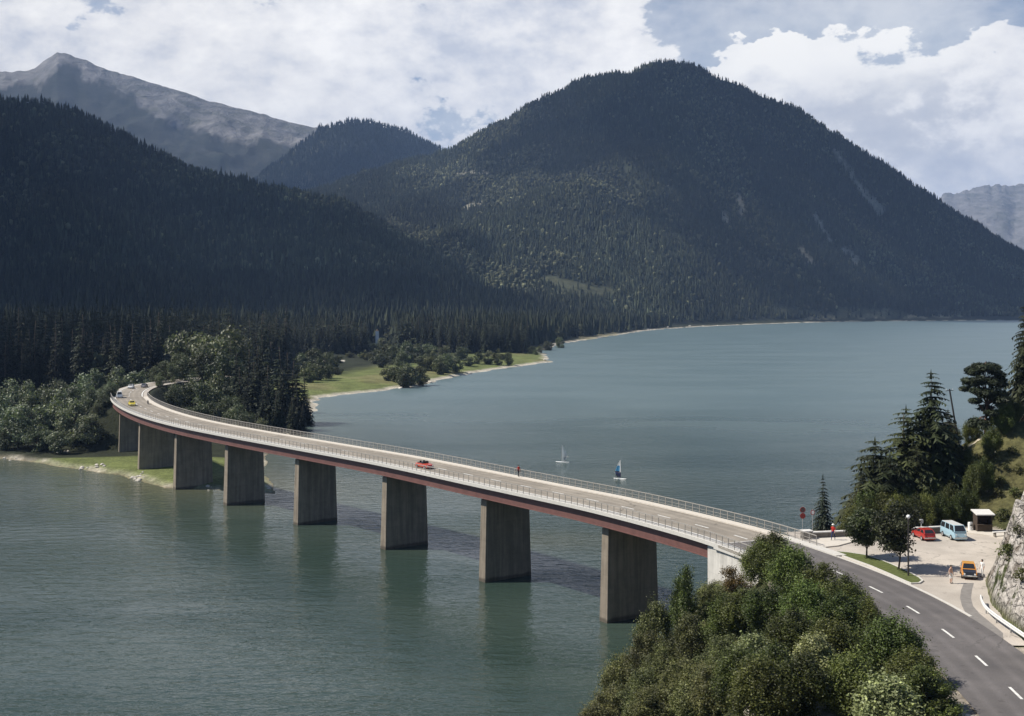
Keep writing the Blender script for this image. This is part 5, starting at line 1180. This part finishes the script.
sign(32.35, 133.6, [(3.15, .32, M_sred, M_sdk), (2.48, .32, M_sred, None)], 3.5, 'post with two round signs one above the other, dark red over bright red', 0.15)
sign(33.6, 134.2, [(2.75, .30, M_sred, M_swht)], 3.1, 'post with a single round red-rimmed sign beside the spruce', 0.5)
root = tag(empty('view_telescope', (*at(921.3, 136.3)[:2], ZR)), 'grey box on a thin post at the wall behind the red hatchback', 'telescope')
m = MB(); m.tube([(0, 0, 0), (0, 0, 1.15)], .06, 8); m.build('post', M_post, root); m = MB(); m.box((0, 0, 1.38), (.36, .42, .42)); m.build('head', M_post, root, bevel=.05)
x, y = G(970.3, 531.0, ZR); root = tag(empty('litter_bin', (x, y, ZR+.1)), 'pale grey litter bin on the pavement next to the wooden kiosk', 'bin')
m = MB(); m.tube([(0, 0, 0), (0, 0, .82)], [.25, .29], 18); m.build('drum', M_swht, root); m = MB(); m.tube([(0, 0, .83), (0, 0, .93)], [.31, .24], 18); m.build('lid', M_post, root)
m = MB(); m.box((0, -.285, .62), (.26, .03, .14)); m.build('slot', M_black, root)
# kiosk
x, y = 53.9, 137.4; root = tag(empty('kiosk', (x, y, ZR+.12)), 'small dark wooden kiosk with a pale flat roof against the rock', 'kiosk')
M_wood = pmat('dark boards', (0.055, 0.038, 0.026), 0.8, var=0.3, vscale=4, bump=0.3)
m = MB(); m.box((0, .75, 1.05), (2.2, .10, 2.1)); m.box((-1.06, 0, 1.05), (.08, 1.4, 2.1)); m.box((1.06, 0, 1.05), (.08, 1.4, 2.1)); m.box((0, -.74, .45), (2.2, .08, .9)); m.build('wall', M_wood, root)
m = MB(); m.add([(-1.35, -1.1, 2.16), (1.35, -1.1, 2.16), (1.35, 1.0, 2.52), (-1.35, 1.0, 2.52), (-1.35, -1.1, 2.30), (1.35, -1.1, 2.30), (1.35, 1.0, 2.66), (-1.35, 1.0, 2.66)], [(0, 3, 2, 1), (4, 5, 6, 7), (0, 1, 5, 4), (1, 2, 6, 5), (2, 3, 7, 6), (3, 0, 4, 7)]); m.build('roof', M_cope, root)
m = MB(); m.box((0, -.88, .93), (2.2, .34, .05)); m.build('counter', M_wood, root)
m = MB(); m.box((0, .3, .95), (1.9, .5, .06)); m.box((0, .3, 1.5), (1.9, .5, .05)); m.build('shelf', M_wood, root)
root.scale = (.78, .85, .86)
x, y = 54.6, 134.2; root = tag(empty('bench', (x, y, ZR+.12), 0.25), 'grey bench on the verge between the kiosk and the rock', 'bench')
m = MB(); m.box((0, 0, .45), (1.8, .42, .07)); m.build('seat', M_cope, root)
for s_ in (-1, 1): m = MB(); m.box((s_*.7, 0, .2), (.12, .36, .44)); m.build('leg', M_wall, root)
# lamp post on the island
x, y = G(908.3, 576.8, ZR); root = tag(empty('lamp_post', (x, y, ZR+.1)), 'dark lamp post with a small white globe at the tip of the grass island', 'lamp post')
M_pole = pmat('dark pole', (0.035, 0.03, 0.027), 0.7)
m = MB(); m.tube([(0, 0, 0), (0, 0, 5.5)], [.085, .055], 10); m.build('pole', M_pole, root)
bm = bmesh.new(); bmesh.ops.create_uvsphere(bm, u_segments=16, v_segments=10, radius=.19); me = bpy.data.meshes.new('globe'); bm.to_mesh(me); bm.free(); o = link('globe', me, M_swht, root); o.location = (0, 0, 5.66)
m = MB(); m.tube([(0, 0, 5.42), (0, 0, 5.52)], [.07, .12], 12); m.build('collar', M_post, root)
# guard rail below the rock
gp = spline([(40.9, 104.8), (40.2, 102.6), (39.75, 100.3), (39.6, 98), (39.55, 95.6), (39.5, 92), (39.4, 86), (38.9, 78), (38.2, 70)], .5, 4)
root = tag(empty('guard_rail', (gp[0][0], gp[0][1], ZR)), 'pale steel guard rail curving along the road below the rock face', 'guard rail')
V = []; Fc = []; sec = [(-.04, .42), (.03, .47), (.03, .55), (-.02, .60), (.03, .65), (.03, .73), (-.04, .78), (-.06, .78), (-.06, .42)]
tg = np.gradient(gp, axis=0); tg /= np.linalg.norm(tg, axis=1)[:, None]; nl = np.stack([tg[:, 1], -tg[:, 0]], 1)
for p, q in zip(gp, nl):
    for o_, z_ in sec: V.append((p[0]+q[0]*o_-gp[0][0], p[1]+q[1]*o_-gp[0][1], z_))
k = len(sec)
for a in range(len(gp)-1): Fc += [(a*k+b, a*k+(b+1) % k, (a+1)*k+(b+1) % k, (a+1)*k+b) for b in range(k)]
link('rail', npmesh('rail', V, Fc), pmat('guard rail steel', (0.72, 0.72, 0.70), 0.45, metal=0.2, var=0.05), root)
for a in range(1, len(gp), 6):
    m = MB(); m.box((gp[a][0]-nl[a][0]*.13-gp[0][0], gp[a][1]-nl[a][1]*.13-gp[0][1], .25), (.10, .10, 1.0), math.atan2(tg[a][1], tg[a][0])); m.build('post', M_post, root)
# leaning pole, rail fence on the knoll
bx_, by_ = at(961, 158); bz = ground(bx_, by_); tz = CH-(389-HV)*158/F0; tx = (949.5-512)/F0*158
root = tag(empty('utility_pole', (bx_, by_, bz)), 'leaning dark wooden utility pole among the spruces on the knoll', 'pole')
m = MB(); m.tube([(0, 0, -.8), (tx-bx_, 0, tz-bz)], [.15, .10], 8); m.build('pole', M_pole, root)
m = MB(); m.tube([(tx-bx_-.5, 0, tz-bz-.25), (tx-bx_+.5, 0, tz-bz-.15)], .05, 6); m.build('crossarm', M_pole, root)
for s_ in (-.42, .42): m = MB(); m.tube([(tx-bx_+s_, 0, tz-bz-.18), (tx-bx_+s_, 0, tz-bz+.04)], .04, 8); m.build('insulator', M_swht, root)
fp = [at(u, y) for u, y in ((998, 160.5), (1003, 160.6), (1008, 160.8), (1012, 161), (1020, 161.2), (1028, 161.5))]
fz = [ground(*p) for p in fp]; root = tag(empty('rail_fence', (*fp[0], fz[0])), 'short dark wooden rail fence on top of the grassy knoll', 'fence')
for p, z in zip(fp, fz): m = MB(); m.box((p[0]-fp[0][0], p[1]-fp[0][1], z-fz[0]+.45), (.12, .12, 1.3)); m.build('post', M_wood, root)
for h in (.55, 1.0): m = MB(); m.tube([(p[0]-fp[0][0], p[1]-fp[0][1]-.08, z-fz[0]+h) for p, z in zip(fp, fz)], .05, 6); m.build('rail', M_wood, root)
# concrete block at the left road edge, white way-shrine far back by the track
x, y = off(ridx(*G(866, 606, ZR)), -4.7); root = tag(empty('concrete_bench', (x, y, ZR), 2.2), 'pale concrete block bench at the left edge of the near road', 'bench')
m = MB(); m.box((0, 0, .47), (1.9, .5, .12)); m.build('seat', M_cope, root)
for s_ in (-.7, .7): m = MB(); m.box((s_, 0, .18), (.2, .42, .46)); m.build('leg', M_cope, root)
x, y = at(377.2, 930); z = ground(x, y); root = tag(empty('white_tower', (x, y, z)), 'slim white tower with a small dark roof among trees far behind the meadow', 'tower')
zt = CH-(331-HV)*930/F0; m = MB(); m.box((0, 0, (zt-z)/2), (2.4, 2.4, zt-z)); m.build('wall', M_swht, root); m = MB(); m.box((0, 0, zt-z+.8), (2.9, 2.9, 1.6), 0, 0, (.1, .1)); m.build('roof', M_wood, root)
# motorcycle and rider on the inner side of the far bend
x, y = G(139.5, 404.5, ZR); i = ridx(x, y); p = off(i, 2.6); rz = math.atan2(T[i][1], T[i][0]); root = tag(empty('motorcycle', (p[0], p[1], ZR+.016), rz), 'dark motorcycle on the inner lane of the far bend', 'motorcycle')
for x_ in (-.68, .68):
    m = MB(); m.disc((x_, 0, .31), (0, 1, 0), .31, .12, 16); wh = m.build('wheel', M_tyre, root); m = MB(); m.disc((x_, 0, .31), (0, 1, 0), .18, .13, 12); m.build('rim', M_rim, wh)
m = MB(); m.box((0, 0, .48), (.62, .32, .42), 0, 0, (.8, .8)); m.build('engine', M_black, root); m = MB(); m.box((.14, 0, .82), (.52, .28, .22), 0, 0, (.8, .7)); m.build('tank', M_black, root, bevel=.04)
m = MB(); m.box((-.38, 0, .80), (.62, .28, .10)); m.build('seat', M_seat, root, bevel=.03); m = MB(); m.tube([(.68, 0, .31), (.46, 0, 1.0)], .05, 6); m.tube([(.44, -.34, 1.04), (.46, 0, 1.0), (.44, .34, 1.04)], .022, 6); m.build('fork', M_chrome, root)
